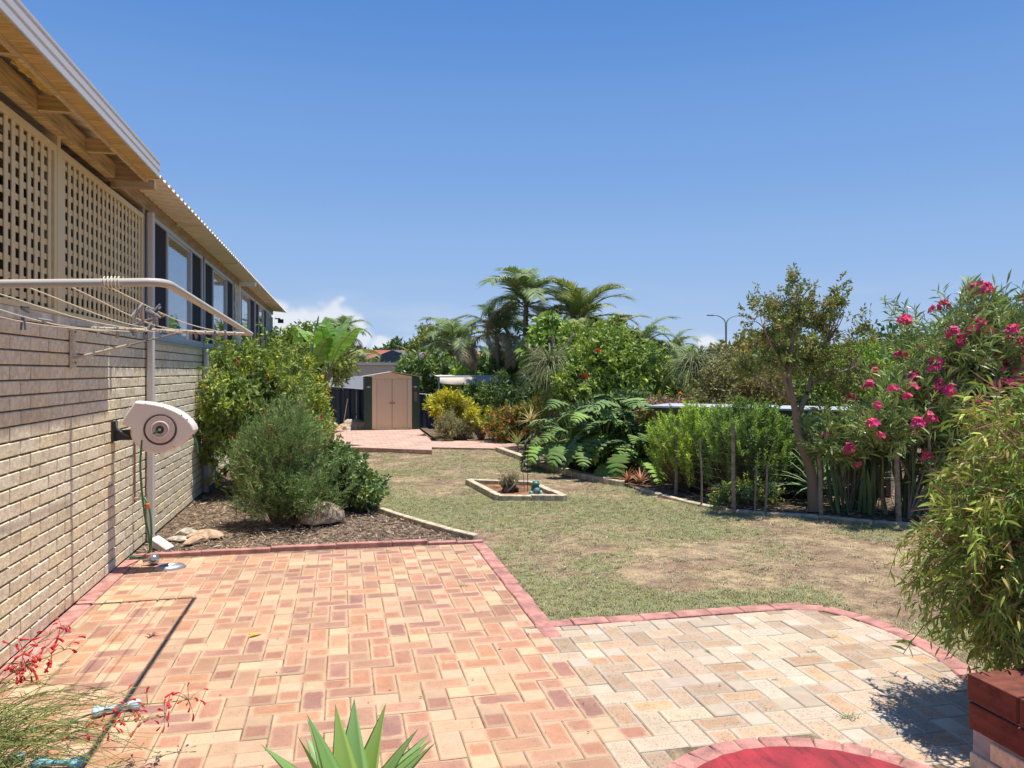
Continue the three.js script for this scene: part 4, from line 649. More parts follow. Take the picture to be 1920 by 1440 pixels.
// ------------------------------------------------------------------ weeping bush in the brick planter, front right
{
  const t = thing('brick_planter', 'cream brick planter with red brick capping in the right foreground', 'planter', [2.47, 0, -2.63]); const r = rng(61);
  const redB = std([0.21, 0.055, 0.03], { map: grainTex, roughness: 0.85, bumpMap: fineBump, bumpScale: 0.003 });
  part('mortar_core', box(0.012, 1.3, -0.05, 0.3, 0.012, 2.2), std([0.42, 0.42, 0.4], { map: grainTex }), t);
  const bl = 0.2, gL = rbox(0.1, 0.071, bl - 0.01, 0.006), gE = rbox(bl - 0.01, 0.071, 0.1, 0.006); boxUV(gL, 2); boxUV(gE, 2);
  for (let c = 0; c < 2; c++) { for (let k = 0; k < 9; k++) { const m = part('brick', gL, brickMats[Math.floor(r() * 3)], t); m.position.set(0.05, 0.035 + c * 0.081, 0.1 + k * bl + (c ? 0.1 : 0)); } for (let k = 1; k < 6; k++) { const m = part('brick', gE, brickMats[Math.floor(r() * 3)], t); m.position.set(0.02 + k * bl + (c ? 0.1 : 0), 0.035 + c * 0.081, 0.05); } }
  const cap1 = boxUV(rbox(0.24, 0.1, 0.16, 0.006), 2), cap2 = boxUV(rbox(0.24, 0.105, 0.235, 0.006), 2);
  for (let c = 0; c < 2; c++) { for (let k = 0; k < 8; k++) { const m = part('capping_brick', cap2, redB, t); if (!c && !k) m.scale.z = 1.5; m.position.set(0.118 - c * 0.003, 0.218 + c * 0.114, c ? 0.1175 + k * 0.245 : k ? 0.24 + k * 0.245 : 0.178); m.rotation.y = (r() - .5) * 0.012; } for (let k = 1; k < 6; k++) { const m = part('capping_brick', cap2, redB, t); m.position.set(0.115 + k * 0.25, 0.218 + c * 0.114, 0.113); } }
  part('soil', box(0.24, 1.3, 0.1, 0.32, 0.24, 2.1), std([0.09, 0.065, 0.045], { map: soilTex }), t);
}
shrub({ name: 'weeping_bush', seed: 62, label: 'yellow green weeping bush with narrow leaves hanging over the brick planter', base: [3.1, 0.3, -2.3], minY: -0.05, roots: [[0, 0, 0], [0.25, 0, 0.1], [-0.05, 0, 0.2]], clip: P => P.z > -1.6, blobs: [[[0.18, 0.75, -0.52], [0.6, 0.55, 0.55]], [[-0.06, 0.5, -0.6], [0.48, 0.42, 0.42]], [[0.5, 1.03, -0.5], [0.6, 0.47, 0.5]], [[-0.02, 0.24, -0.5], [0.33, 0.28, 0.3], 0.12], [[0.7, 0.6, -0.3], [0.7, 0.6, 0.5]]], twigs: 8200, twigLen: 0.15, shell: 0.5, gap: 0.22, rough: 0.5, up: -0.1, out: 0.9, sag: 0.7, wob: 0.6, branches: 46, stemR: 0.014, shoots: 110, shootLen: 0.22, shootUp: 0, shootSag: 0.5, wood: [0.3, 0.17, 0.09], twigR: 0.0024, leaf: { n: 9, len: 0.055, asp: 0.18, pal: [[0.28, 0.43, 0.05], [0.38, 0.5, 0.055], [0.2, 0.34, 0.045], [0.5, 0.54, 0.07]], curve: 0.8, seg: 3, spread: 0.8, along: 0.5, lift: -0.35, oddShare: 0.13, odd: [[0.46, 0.3, 0.12], [0.5, 0.4, 0.1], [0.55, 0.5, 0.12]] } });
// agave
{
  const t = thing('agave', 'grey green agave rosette at the front edge of the patio', 'agave', [0.03, 0, -2.66]), r = rng(63);
  const agMat = new THREE.MeshPhysicalMaterial({ vertexColors: true, roughness: 0.55, clearcoat: 0.2, clearcoatRoughness: 0.5, side: THREE.DoubleSide });
  const prof = t => t < 0.4 ? mix(0.66, 1, sm(t * 2.5)) : Math.max(0, 1 - (t - 0.4) / 0.6) ** 1.05;
  const mk = (seed, len, w, g, pal) => { const q = rng(seed), b = new Buf(), c = pick(pal, q, 0.1); b.strip(V(0, 0, 0), V(0.0, 1, 0), V(0, 0, 1), len, w, c, 0, 1, prof, 0); const e = new Buf(); const n = 14; let p = V(0, 0, 0), d = V(0.25, 1, 0).normalize(), prev = null; for (let k = 0; k <= n; k++) { const f = k / n, ww = w * 0.5 * prof(f), S = V(0, 0, 1), nn = V(-d.y, d.x, 0), ring = []; for (const [s, h] of [[-1, 0.32], [-0.6, 0.1], [0, 0], [0.6, 0.1], [1, 0.32], [0.6, -0.12], [0, -0.26], [-0.6, -0.12]]) { const cc = Math.abs(s) === 1 ? [c[0] * 1.25, c[1] * 1.25, c[2] * 1.3] : f > 0.96 ? [0.2, 0.1, 0.05] : c; ring.push(e.v(p.x + nn.x * h * ww, p.y + nn.y * h * ww, p.z + s * ww, cc)); } if (prev) for (let s = 0; s < 8; s++) { const q2 = (s + 1) % 8; e.i.push(prev[s], prev[q2], ring[q2], prev[s], ring[q2], ring[s]); } prev = ring; p = p.clone().addScaledVector(d, len / n); d.x += g / n; d.normalize(); } return e.geo(); };
  const pg = [[0.13, 0.25, 0.06], [0.22, 0.34, 0.1]], py = [[0.3, 0.4, 0.07], [0.26, 0.38, 0.08]];
  const gs = [mk(1, 0.45, 0.13, 0.3, pg), mk(2, 0.42, 0.125, 0.4, pg), mk(3, 0.44, 0.115, 0.25, py), mk(4, 0.4, 0.11, 0.55, pg)];
  [[0, 1.5, 0.05], [1, 2.3, 0.1], [2, 0.9, 0.08], [3, 0.3, 0.3], [0, 3.0, 0.3], [1, 3.6, 0.35], [3, 4.2, 0.4], [0, 4.8, 0.3], [1, 5.4, 0.35], [0, 6.0, 0.28], [2, 1.9, -0.02], [0, 2.7, -0.05], [1, 0.1, 0.12], [3, 5.1, 0.05], [2, 3.4, 0.02], [1, 0.6, 0.5], [3, 2.1, 0.4]].forEach(([k, a, tl]) => { const m = part('leaf', gs[k], agMat, t); m.rotation.order = 'YZX'; m.rotation.set(0, a, -tl); m.position.set(Math.cos(a) * 0.02, 0.0, -Math.sin(a) * 0.02); });
}
// coral plant, front left: thin arching stems, red tubular flowers
{
  const t = thing('coral_plant', 'thin stemmed coral plant with small red tubular flowers in the left foreground', 'coral plant', [-1.5, 0, -3.15]), r = rng(64), b = new Buf();
  const tubeFl = (() => { const f = new Buf(), c = [0.75, 0.03, 0.03]; f.tube([V(0, 0, 0), V(0.012, -0.003, 0), V(0.024, -0.01, 0)], 0.0022, 0.0048, c, 6); return f.geo(); })();
  const ends = [];
  const stem = (a, b2, lift, rr, col) => { const A = V(...a), B = V(...b2), m = A.clone().lerp(B, 0.55); m.y += lift; const p = new THREE.CatmullRomCurve3([A, m, B]).getPoints(10); b.tube(p, rr, rr * 0.4, col, 4); return p; };
  const main = [[[0, 0, 0], [0.4, 0.58, -0.25], 0.12], [[0, 0, 0], [0.43, 0.5, -0.2], 0.15], [[0.05, 0, 0.0], [0.87, 0.22, -0.3], 0.12], [[0.05, 0, 0.05], [0.8, 0.2, -0.2], 0.1]];
  const sprays = main.map(([a, e, l]) => stem(a, e, l, 0.0045, [0.25, 0.33, 0.06]));
  for (let k = 0; k < 320; k++) { const a = r() * 6.28, q = 0.15 + r() * 0.75, p = stem([(r() - .5) * 0.3, 0, (r() - .5) * 0.3], [Math.cos(a) * q * 0.75 + 0.18, 0.02 + r() * 0.36, Math.sin(a) * q * 0.5 - 0.06], 0.06 + r() * 0.15, 0.0023, [mix(0.2, 0.36, r()), mix(0.3, 0.4, r()), 0.06]); for (let i = 0; i < 5; i++) { const o = p[4 + Math.floor(r() * 6)], d = rdir(r); stem([o.x, o.y, o.z], [o.x + d.x * 0.12, o.y + Math.abs(d.y) * 0.03 - 0.02, o.z + d.z * 0.12], 0.01, 0.0015, [mix(0.22, 0.4, r()), mix(0.3, 0.42, r()), 0.07]); } }
  const heads = [];
  for (const p of sprays) for (let k = 0; k < 34; k++) { const o = p[6 + Math.floor(r() * 4.99)], d = rdir(r), L = 0.03 + r() * 0.05, tip = [o.x + d.x * L, o.y + d.y * L * 0.8, o.z + d.z * L]; stem([o.x, o.y, o.z], tip, 0.004, 0.0015, [0.3, 0.2, 0.08]); heads.push([tip, d]); }
  part('stems', b.geo(), leafMat, t);
  for (const [tip, d] of heads) { const m = part('flower', tubeFl, petalMat, t); m.position.set(...tip); m.quaternion.setFromUnitVectors(V(1, 0, 0), V(d.x, d.y * 0.5 - 0.25, d.z).normalize()); m.scale.setScalar(0.75 + r() * 0.5); }
}

// ------------------------------------------------------------------ palms
const palmPal = { green: [[0.13, 0.22, 0.05], [0.2, 0.29, 0.08], [0.27, 0.34, 0.1]], golden: [[0.32, 0.37, 0.06], [0.4, 0.42, 0.08], [0.2, 0.28, 0.06]] };
function frondGeo(seed, len, bend, ll, droop, pal, n = 46) {
  const q = rng(seed), b = new Buf(), mid = [], p = V(0, 0, 0), d = V(0.55, 1, 0).normalize(), N = 24;
  for (let k = 0; k <= N; k++) { mid.push([p.clone(), d.clone()]); p.addScaledVector(d, len / N); d.x += 0.02; d.y -= bend / N * (0.5 + k / N); d.normalize(); }
  b.tube(mid.map(m => m[0]), len * 0.012, len * 0.003, [0.22, 0.24, 0.07], 4);
  for (const s of [-1, 1]) for (let k = 0; k < n; k++) {
    const f = 0.16 + 0.84 * (k + q() * 0.6) / n, a = f * N, i = Math.min(N - 1, Math.floor(a)), [A, D] = mid[i], P = A.clone().lerp(mid[i + 1][0], a - i), L = ll * (0.45 + 0.55 * Math.sin(Math.PI * Math.min(1, 0.2 + f * 0.72))) * (0.85 + q() * 0.3);
    const ld = V(0, 0, s).multiplyScalar(0.8).addScaledVector(D, 0.55 + f * 0.4); ld.y += 0.1 + (q() - .5) * 0.25; ld.normalize(); const S = D.clone().cross(ld).cross(ld).normalize();
    b.strip(P, ld, S, L, len * 0.019, pick(pal, q, 0.25), droop * (0.7 + 0.6 * q()), 3, t => Math.sin(Math.PI * Math.min(1, 0.25 + t * 0.75)));
  }
  return b.geo();
}
const fronds = { arch: [1, 2, 3].map(k => frondGeo(k, 1, 1.5 + k * 0.25, 0.33, 0.75, palmPal.green)), gold: [4, 5, 6].map(k => frondGeo(k, 1, 1.2 + (k - 4) * 0.4, 0.3, 0.5, palmPal.golden)), dry: [7].map(k => frondGeo(k, 1, 3, 0.3, 1.2, [[0.42, 0.34, 0.22], [0.5, 0.42, 0.28]])) };
function palm(label, pos, h, tr, n, len, set, seed, lean = 0, dry = 0, crownTilt = 0.0) {
  const t = thing('palm_tree', label, 'palm tree', pos, 'palms at the back of the garden'), r = rng(seed), b = new Buf(), pts = [];
  for (let k = 0; k <= 12; k++) pts.push(V(lean * (k / 12) ** 2, h * k / 12, 0)); b.tube(pts, tr * 1.25, tr * 0.8, [0.26, 0.22, 0.17], 9);
  for (let k = 1; k < 26; k++) { const y = h * k / 26, x = lean * (k / 26) ** 2; b.tube([V(x, y, 0), V(x, y + h * 0.008, 0)], tr * 1.2, tr * 1.12, [0.18, 0.15, 0.11], 9); }
  part('trunk', b.geo(), woodMat, t);
  for (let k = 0; k < n; k++) { const isDry = k < dry, g = isDry ? fronds.dry[0] : fronds[set][k % 3], m = part('frond', g, isDry ? dryLeafMat : leafMat, t); m.position.set(lean, h, 0); m.rotation.order = 'YZX'; const f = (k - dry) / Math.max(1, n - dry); m.rotation.set(0, k * 2.4 + r() * 0.5, isDry ? -0.9 : mix(0.45, -0.75, f) + (r() - .5) * 0.3 + crownTilt); m.scale.setScalar(len * (0.8 + r() * 0.35)); }
  return t;
}
palm('tall arching palm, leftmost of the tall group above the dense shrubs', [5.25, 0, -22], 3.5, 0.09, 20, 1.85, 'arch', 1, 0.05, 3);
palm('golden green palm right of the tallest palm above the dense shrubs', [6.65, 0, -21], 3.0, 0.1, 22, 1.65, 'gold', 2, 0, 4);
palm('shorter bushy palm at the right shoulder of the tall palms', [7.7, 0, -21.2], 2.35, 0.08, 18, 1.4, 'gold', 3, 0, 2);
palm('drooping palm above the white flowering tree with dry hanging fronds', [3.75, 0, -26.2], 2.5, 0.1, 20, 1.7, 'arch', 4, 0, 5, -0.15);
palm('lone palm standing against the cloud behind the banana plant', [-0.02, 0, -36], 3.2, 0.12, 18, 1.6, 'arch', 5, 0, 1);
palm('low palm behind the lone palm, right above the cream wall', [0.75, 0, -34], 1.9, 0.1, 12, 1.1, 'arch', 6, 0, 1);
palm('small curving palm right of the dense hibiscus top', [7.4, 0, -18.2], 2.2, 0.05, 12, 1.15, 'arch', 7);
palm('smallest palm tip beside the plume flowers', [8.35, 0, -18.4], 2.1, 0.04, 9, 0.95, 'arch', 8);

// ------------------------------------------------------------------ middle and right planting
shrub({ name: 'hibiscus_bush', seed: 71, label: 'tall dense hibiscus bush with small orange red flowers below the palms', base: [5.5, 0, -15.2], blobs: [[[0, 1.55, 0], [0.85, 0.85, 0.8]], [[-0.75, 1.25, 0.2], [0.65, 0.7, 0.6]], [[0.75, 1.35, 0.1], [0.6, 0.85, 0.6]], [[-0.1, 2.15, -0.1], [0.6, 0.35, 0.5]], [[0.2, 0.8, 0.4], [0.9, 0.7, 0.6]]], twigs: 3300, twigLen: 0.22, shell: 0.5, gap: 0.33, rough: 0.5, branches: 40, leaf: { n: 8, len: 0.1, asp: 0.55, pal: PAL.hib.concat(PAL.lime).map(c => c.map(v => v * 1.2)), droop: 0.4 }, flowers: { n: 22, geos: hibFlower, when: P => P.z > 0.1 } });
shrub({ name: 'philodendron_tree', seed: 72, label: 'upright tree with large drooping mid green leaves in front of the tall palm', category: 'tree', crownName: 'crown', base: [5.2, 0, -19.2], trunk: [[[[0, 0, 0], [0, 1.2, 0], [0.05, 2.2, 0]], 0.07, 0.05]], forks: [[0, 1.4, 0], [0.03, 2.0, 0]], blobs: [[[0.1, 2.6, 0], [0.42, 0.55, 0.42]], [[-0.25, 2.1, 0.1], [0.42, 0.5, 0.42]], [[0.35, 2.2, 0], [0.42, 0.6, 0.4]]], twigs: 520, twigLen: 0.3, gap: 0.28, leaf: { n: 7, len: 0.2, asp: 0.42, pal: PAL.bright.map(c => [c[0] * 0.75, c[1] * 0.8, c[2]]), droop: 0.7, lift: -0.55, curve: 0.9 } });
shrub({ name: 'bright_canopy_tree', seed: 73, label: 'rounded olive green tree behind the drooping palm', category: 'tree', crownName: 'crown', base: [4.1, 0, -34], trunk: [[[[0, 0, 0], [0, 1.4, 0], [0.1, 2.6, 0]], 0.12, 0.08]], forks: [[0, 2.2, 0]], blobs: [[[0, 2.9, 0], [1.0, 0.85, 1]], [[0.9, 2.7, 0], [0.8, 0.8, 0.8]], [[-0.8, 2.3, 0], [0.6, 0.6, 0.6]]], twigs: 1100, twigLen: 0.35, gap: 0.3, leaf: { n: 8, len: 0.13, asp: 0.5, pal: PAL.lime.map(c => [c[0] * 0.8, c[1] * 0.75, c[2]]) } });
shrub({ name: 'frangipani_tree', seed: 74, label: 'rounded tree with clusters of white flowers behind the shed', category: 'tree', crownName: 'crown', base: [2.6, 0, -24.2], blobs: [[[0, 1.5, 0], [0.95, 0.75, 0.8]], [[0.6, 1.3, 0.2], [0.6, 0.6, 0.6]]], twigs: 900, twigLen: 0.25, gap: 0.28, leaf: { n: 8, len: 0.17, asp: 0.34, pal: PAL.mid, droop: 0.3 }, flowers: { n: 28, name: 'flower_cluster', geos: paleCluster, when: P => P.y > 1.3 } });
shrub({ name: 'lime_bush', seed: 75, label: 'bright lime green bush right of the white flowering tree', base: [3.45, 0, -23], blobs: [[[0, 1.25, 0], [0.45, 0.5, 0.45]], [[0.1, 0.7, 0.1], [0.4, 0.6, 0.4]]], twigs: 560, twigLen: 0.2, leaf: { n: 8, len: 0.09, asp: 0.5, pal: PAL.bright } });
shrub({ name: 'red_hibiscus', seed: 76, label: 'leafy hibiscus dotted with red flowers behind the white shade canopy', base: [4.9, 0, -23.5], blobs: [[[0, 1.3, 0], [1.1, 0.75, 0.6]], [[0.9, 1.2, 0], [0.7, 0.7, 0.6]]], twigs: 1100, twigLen: 0.25, leaf: { n: 8, len: 0.12, asp: 0.5, pal: PAL.mid }, flowers: { n: 16, geos: hibFlower } });
shrub({ name: 'red_hibiscus', seed: 77, label: 'leafy hibiscus with red flowers seen under the white shade canopy', base: [3.9, 0, -20.8], blobs: [[[0, 0.75, 0], [0.85, 0.6, 0.4]], [[0.8, 0.7, 0], [0.6, 0.6, 0.4]]], twigs: 900, twigLen: 0.22, leaf: { n: 8, len: 0.11, asp: 0.5, pal: PAL.mid }, flowers: { n: 9, geos: hibFlower, when: P => P.z > 0.1 } });
shrub({ name: 'yellow_bush', seed: 78, label: 'bright yellow green bush just right of the shed', base: [2.5, 0, -18.6], blobs: [[[0, 0.8, 0], [0.5, 0.35, 0.45]], [[0.35, 0.6, 0.1], [0.4, 0.35, 0.4]]], twigs: 800, twigLen: 0.18, leaf: { n: 9, len: 0.07, asp: 0.5, pal: PAL.yellow } });
shrub({ name: 'grey_bush', seed: 79, label: 'low grey green twiggy bush before the yellow bush', base: [2.68, 0, -17.7], blobs: [[[0, 0.38, 0], [0.5, 0.4, 0.4]], [[-0.3, 0.3, 0.1], [0.35, 0.3, 0.3]], [[0.15, 0.6, -0.1], [0.35, 0.25, 0.3]]], twigs: 800, twigLen: 0.17, leaf: { n: 10, len: 0.04, asp: 0.4, pal: PAL.grey } });
shrub({ name: 'yellow_bush', seed: 80, label: 'small loose yellow leaved plant between grey bush and reddish bush', base: [3.15, 0, -17.6], blobs: [[[0, 0.55, 0], [0.3, 0.3, 0.25]]], twigs: 220, twigLen: 0.18, leaf: { n: 7, len: 0.08, asp: 0.45, pal: PAL.yellow } });
shrub({ name: 'reddish_bush', seed: 81, label: 'mixed green and reddish leaved bush at the path end', base: [3.75, 0, -16.9], blobs: [[[0, 0.45, 0], [0.6, 0.48, 0.4]], [[0.4, 0.5, 0.1], [0.4, 0.45, 0.4]]], twigs: 900, twigLen: 0.18, leaf: { n: 8, len: 0.085, asp: 0.42, pal: PAL.croton } });
shrub({ name: 'conifer_bush', seed: 82, label: 'small upright yellow green conifer beside the drooping grass tree', base: [4.15, 0, -15.7], blobs: [[[0, 0.75, 0], [0.3, 0.5, 0.3]], [[0.12, 0.5, 0], [0.3, 0.4, 0.3]]], twigs: 520, twigLen: 0.2, up: 1.1, leaf: { n: 12, len: 0.045, asp: 0.2, pal: PAL.lime, along: 1.1 } });
shrub({ name: 'dark_bush', seed: 83, label: 'dark leafy bush filling behind the small conifer', base: [4.4, 0, -17.6], blobs: [[[0, 0.8, 0], [0.8, 0.7, 0.5]], [[0.5, 1.1, 0], [0.6, 0.55, 0.5]], [[-0.5, 1.0, -.2], [0.5, 0.6, 0.5]]], twigs: 1100, twigLen: 0.22, leaf: { n: 8, len: 0.1, asp: 0.45, pal: PAL.dark } });
shrub({ name: 'olive_bush', seed: 84, label: 'dry olive grey bush under the drooping grass tree', base: [4.45, 0, -14.9], blobs: [[[0, 0.5, 0], [0.45, 0.4, 0.35]]], twigs: 420, twigLen: 0.18, leaf: { n: 9, len: 0.05, asp: 0.35, pal: PAL.grey.concat(PAL.olive) } });
// plants with long drooping strap leaves on a trunk
function dropTree(label, pos, h, n, len, seed, plumes, trunks = 1) {
  const t = thing('ponytail_palm', label, 'ponytail palm', pos), r = rng(seed), b = new Buf(), w = new Buf();
  for (let q = 0; q < trunks; q++) {
    const ox = (q - (trunks - 1) / 2) * 0.34, hh = h * (1 - 0.1 * q); w.tube([V(ox * 0.5, 0, 0), V(ox * 0.8, hh * 0.5, 0), V(ox, hh, 0)], 0.09, 0.045, [0.2, 0.16, 0.11], 8);
    for (let k = 0; k < n; k++) { const a = r() * 6.28, e = Math.pow(r(), 0.8) * 1.45 - 0.1, D = V(Math.cos(a) * Math.cos(e), Math.sin(e), Math.sin(a) * Math.cos(e)), c = pick([[0.2, 0.26, 0.07], [0.27, 0.32, 0.09], [0.14, 0.19, 0.05]], r, 0.25); b.strip(V(ox, hh + r() * 0.08, 0), D, sideOf(D, r, 0.6), len * (0.6 + 0.5 * r()), 0.022, c, 2.4, 5, u => 1 - u * 0.85, 0, r() < 0.3 ? [0.4, 0.34, 0.18] : null); }
  }
  part('trunk', w.geo(), woodMat, t); part('crown', b.geo(), leafMat, t);
  for (let k = 0; k < plumes.length; k++) { const [dx, L, lx, c] = plumes[k], pb = new Buf(); const pts = [V(dx, h, 0), V(dx + lx * 0.4, h + L * 0.6, 0), V(dx + lx, h + L, 0)]; pb.tube(pts, 0.014, 0.006, c, 4); for (let i = 0; i < 160; i++) { const f = 0.35 + 0.65 * r(), P = pts[1].clone().lerp(f > 0.6 ? pts[2] : pts[0], Math.abs(f - 0.6) / 0.4 * (f > 0.6 ? 1 : 0.4)), D = rdir(r); D.y += 0.4; D.normalize(); pb.leaf(P, D, sideOf(D, r), 0.05, 0.014, c.map(v => v * (0.7 + 0.6 * r())), 0); } part('flower_spike', pb.geo(), dryLeafMat, t); }
}
dropTree('drooping grass tree with dry pinkish flower spikes left of the hibiscus', [4.25, 0, -15.5], 1.6, 520, 1.0, 91, [[0, 0.55, -0.55, [0.42, 0.34, 0.28]], [0.05, 0.75, 0.02, [0.42, 0.35, 0.3]], [0.1, 0.8, 0.45, [0.4, 0.34, 0.29]]]);
dropTree('pair of drooping ponytail trunks with green upright spikes before the street lamp', [7.05, 0, -14.2], 1.62, 420, 0.95, 92, [[-0.05, 0.5, 0.05, [0.2, 0.26, 0.1]], [0.1, 0.55, 0.1, [0.2, 0.26, 0.1]], [0.25, 0.62, 0.2, [0.2, 0.26, 0.1]], [0.35, 0.5, 0.25, [0.2, 0.26, 0.1]]], 2);
shrub({ name: 'golden_tree', seed: 85, label: 'yellowing bushy tree above the low tin roof', category: 'tree', crownName: 'crown', base: [6.75, 0, -12.3], blobs: [[[0, 1.5, 0], [0.65, 0.42, 0.5]], [[-0.5, 1.15, 0.1], [0.45, 0.35, 0.4]], [[0.55, 1.3, 0], [0.5, 0.5, 0.4]]], twigs: 1000, twigLen: 0.22, gap: 0.36, leaf: { n: 8, len: 0.085, asp: 0.34, pal: [[0.3, 0.28, 0.05], [0.36, 0.32, 0.08], [0.2, 0.22, 0.05], [0.38, 0.28, 0.12]], droop: 0.5, lift: -0.3 } });
shrub({ name: 'back_hedge', seed: 86, label: 'dark mixed hedge filling behind the low tin roof', base: [7.6, 0, -13.2], blobs: [[[0, 0.9, 0], [1.2, 0.8, 0.5]], [[1.4, 1.0, 0], [1.2, 0.9, 0.5]], [[2.8, 1.1, 0.4], [1.2, 0.9, 0.5]]], twigs: 2000, twigLen: 0.25, leaf: { n: 8, len: 0.1, asp: 0.42, pal: PAL.mid } });
shrub({ name: 'bright_green_tree', seed: 87, label: 'bright yellow green tree between the slim tree and the oleander', category: 'tree', crownName: 'crown', base: [9.9, 0, -12.8], trunk: [[[[0, 0, 0], [0, 0.6, 0], [0, 1.2, 0]], 0.08, 0.05]], forks: [[0, 1.0, 0]], blobs: [[[0, 1.55, 0], [0.95, 0.65, 0.8]], [[0.9, 1.4, 0.2], [0.8, 0.7, 0.7]], [[-0.3, 1.0, 0.2], [0.8, 0.6, 0.6]]], twigs: 2000, twigLen: 0.24, gap: 0.32, leaf: { n: 9, len: 0.08, asp: 0.45, pal: PAL.bright } });
shrub({ name: 'pink_flower_bush', seed: 88, label: 'low pale pink flowering bush over the left end of the tin roof', base: [5.35, 0.0, -12.2], blobs: [[[0, 1.0, 0], [0.55, 0.16, 0.2]]], twigs: 240, twigLen: 0.12, leaf: { n: 8, len: 0.05, asp: 0.5, pal: [[0.6, 0.24, 0.18], [0.62, 0.34, 0.26], [0.16, 0.2, 0.06]] } });
shrub({ name: 'side_hibiscus', seed: 89, label: 'leafy bush with a few red flowers between hibiscus and ponytail trunks', base: [6.75, 0, -15.8], blobs: [[[0, 1.1, 0], [0.6, 0.85, 0.5]], [[0.5, 0.8, 0.1], [0.6, 0.6, 0.5]]], twigs: 1000, twigLen: 0.22, leaf: { n: 8, len: 0.09, asp: 0.5, pal: PAL.hib }, flowers: { n: 5, geos: hibFlower, when: P => P.z > 0.1 } });
// low tin-roofed shelter
{
  const t = thing('tin_roof_shelter', 'low garden shelter with pale grey tin roof behind the wire fence', 'shelter', [5.6, 0, -10.6]);
  const r = rng(7), roof = new THREE.Shape(), g = box(-1.35, 1.9, 1.075, 1.1, -0.55, 0.5); part('roof_sheet', g, std([0.62, 0.62, 0.62], { roughness: 0.4, metalness: 0.3 }), t);
  part('roof_beam', box(-1.3, 1.85, 1.0, 1.072, 0.36, 0.42), std([0.2, 0.16, 0.12], { map: woodTex }), t);
  for (const x of [-1.25, 0.2, 1.8]) for (const z of [0.4, -0.5]) part('post', box(x, x + 0.06, 0, 0.998, z - 0.03, z + 0.03), std([0.2, 0.16, 0.12], { map: woodTex }), t);
  part('back_panel', box(-1.3, 1.85, 0, 1.06, -0.545, -0.52), std([0.3, 0.24, 0.18], { map: woodTex }), t); for (const x of [-1.29, 1.84]) part('side_panel', box(x, x + 0.02, 0, 1.06, -0.5, 0.36), std([0.3, 0.24, 0.18], { map: woodTex }), t);
  t.rotation.y = -0.72; t.position.set(5.75, 0, -10.1);
}
// woolly bush: upright plumes of soft needles
{
  const mk = (name, label, pos, n, R, h, seed, pal) => { const t = thing(name, label, 'shrub', pos), r = rng(seed), b = new Buf(), w = new Buf();
    for (let k = 0; k < n; k++) { const a = r() * 6.28, q = Math.sqrt(r()), x = Math.cos(a) * q * R[0], z = Math.sin(a) * q * R[1], L = 0.2 + r() * 0.22, y1 = h * (1 - 0.28 * q * q) * (0.3 + 0.72 * Math.sqrt(r())), D = V(Math.cos(a) * q * 0.35 - 0.12, 1, Math.sin(a) * q * 0.35).add(rdir(r).multiplyScalar(0.22)).normalize(), P0 = V(x, Math.max(0.02, y1 - L), z), base = pick(pal, r, 0.25), rad = 0.034 + r() * 0.012;
      w.tube([V(x * 0.25, 0, z * 0.25), V(x * 0.7, P0.y * 0.6, z * 0.7), P0, P0.clone().addScaledVector(D, L)], 0.007, 0.002, [0.2, 0.15, 0.09], 3);
      for (let i = 0; i < 70; i++) { const f = i / 70, P = P0.clone().addScaledVector(D, L * f), d = rdir(r); d.addScaledVector(D, 1.0).normalize(); const kk = 0.8 + 0.4 * r(), tip = i > 48 ? 1.45 : 1; b.leaf(P, d, sideOf(d, r), rad * (1.25 - f * 0.5) * 1.5, 0.011, [base[0] * kk * tip, base[1] * kk * tip, base[2] * kk], 0); } }
    part('stems', w.geo(), woodMat, t); part('foliage', b.geo(), leafMat, t); };
  const p1 = [[0.32, 0.44, 0.05], [0.42, 0.54, 0.06], [0.18, 0.3, 0.05]], p2 = [[0.18, 0.29, 0.05], [0.28, 0.4, 0.06], [0.12, 0.2, 0.05]];
  mk('woolly_bush', 'bright green woolly bush with upright plumes behind the tall wire fence stakes', [4.62, 0, -9.6], 430, [0.52, 0.5], 1.22, 93, p1);
  mk('woolly_bush', 'darker green woolly bush with upright plumes left of the slim tree', [5.0, 0, -8.85], 400, [0.55, 0.42], 1.32, 94, p2);
}
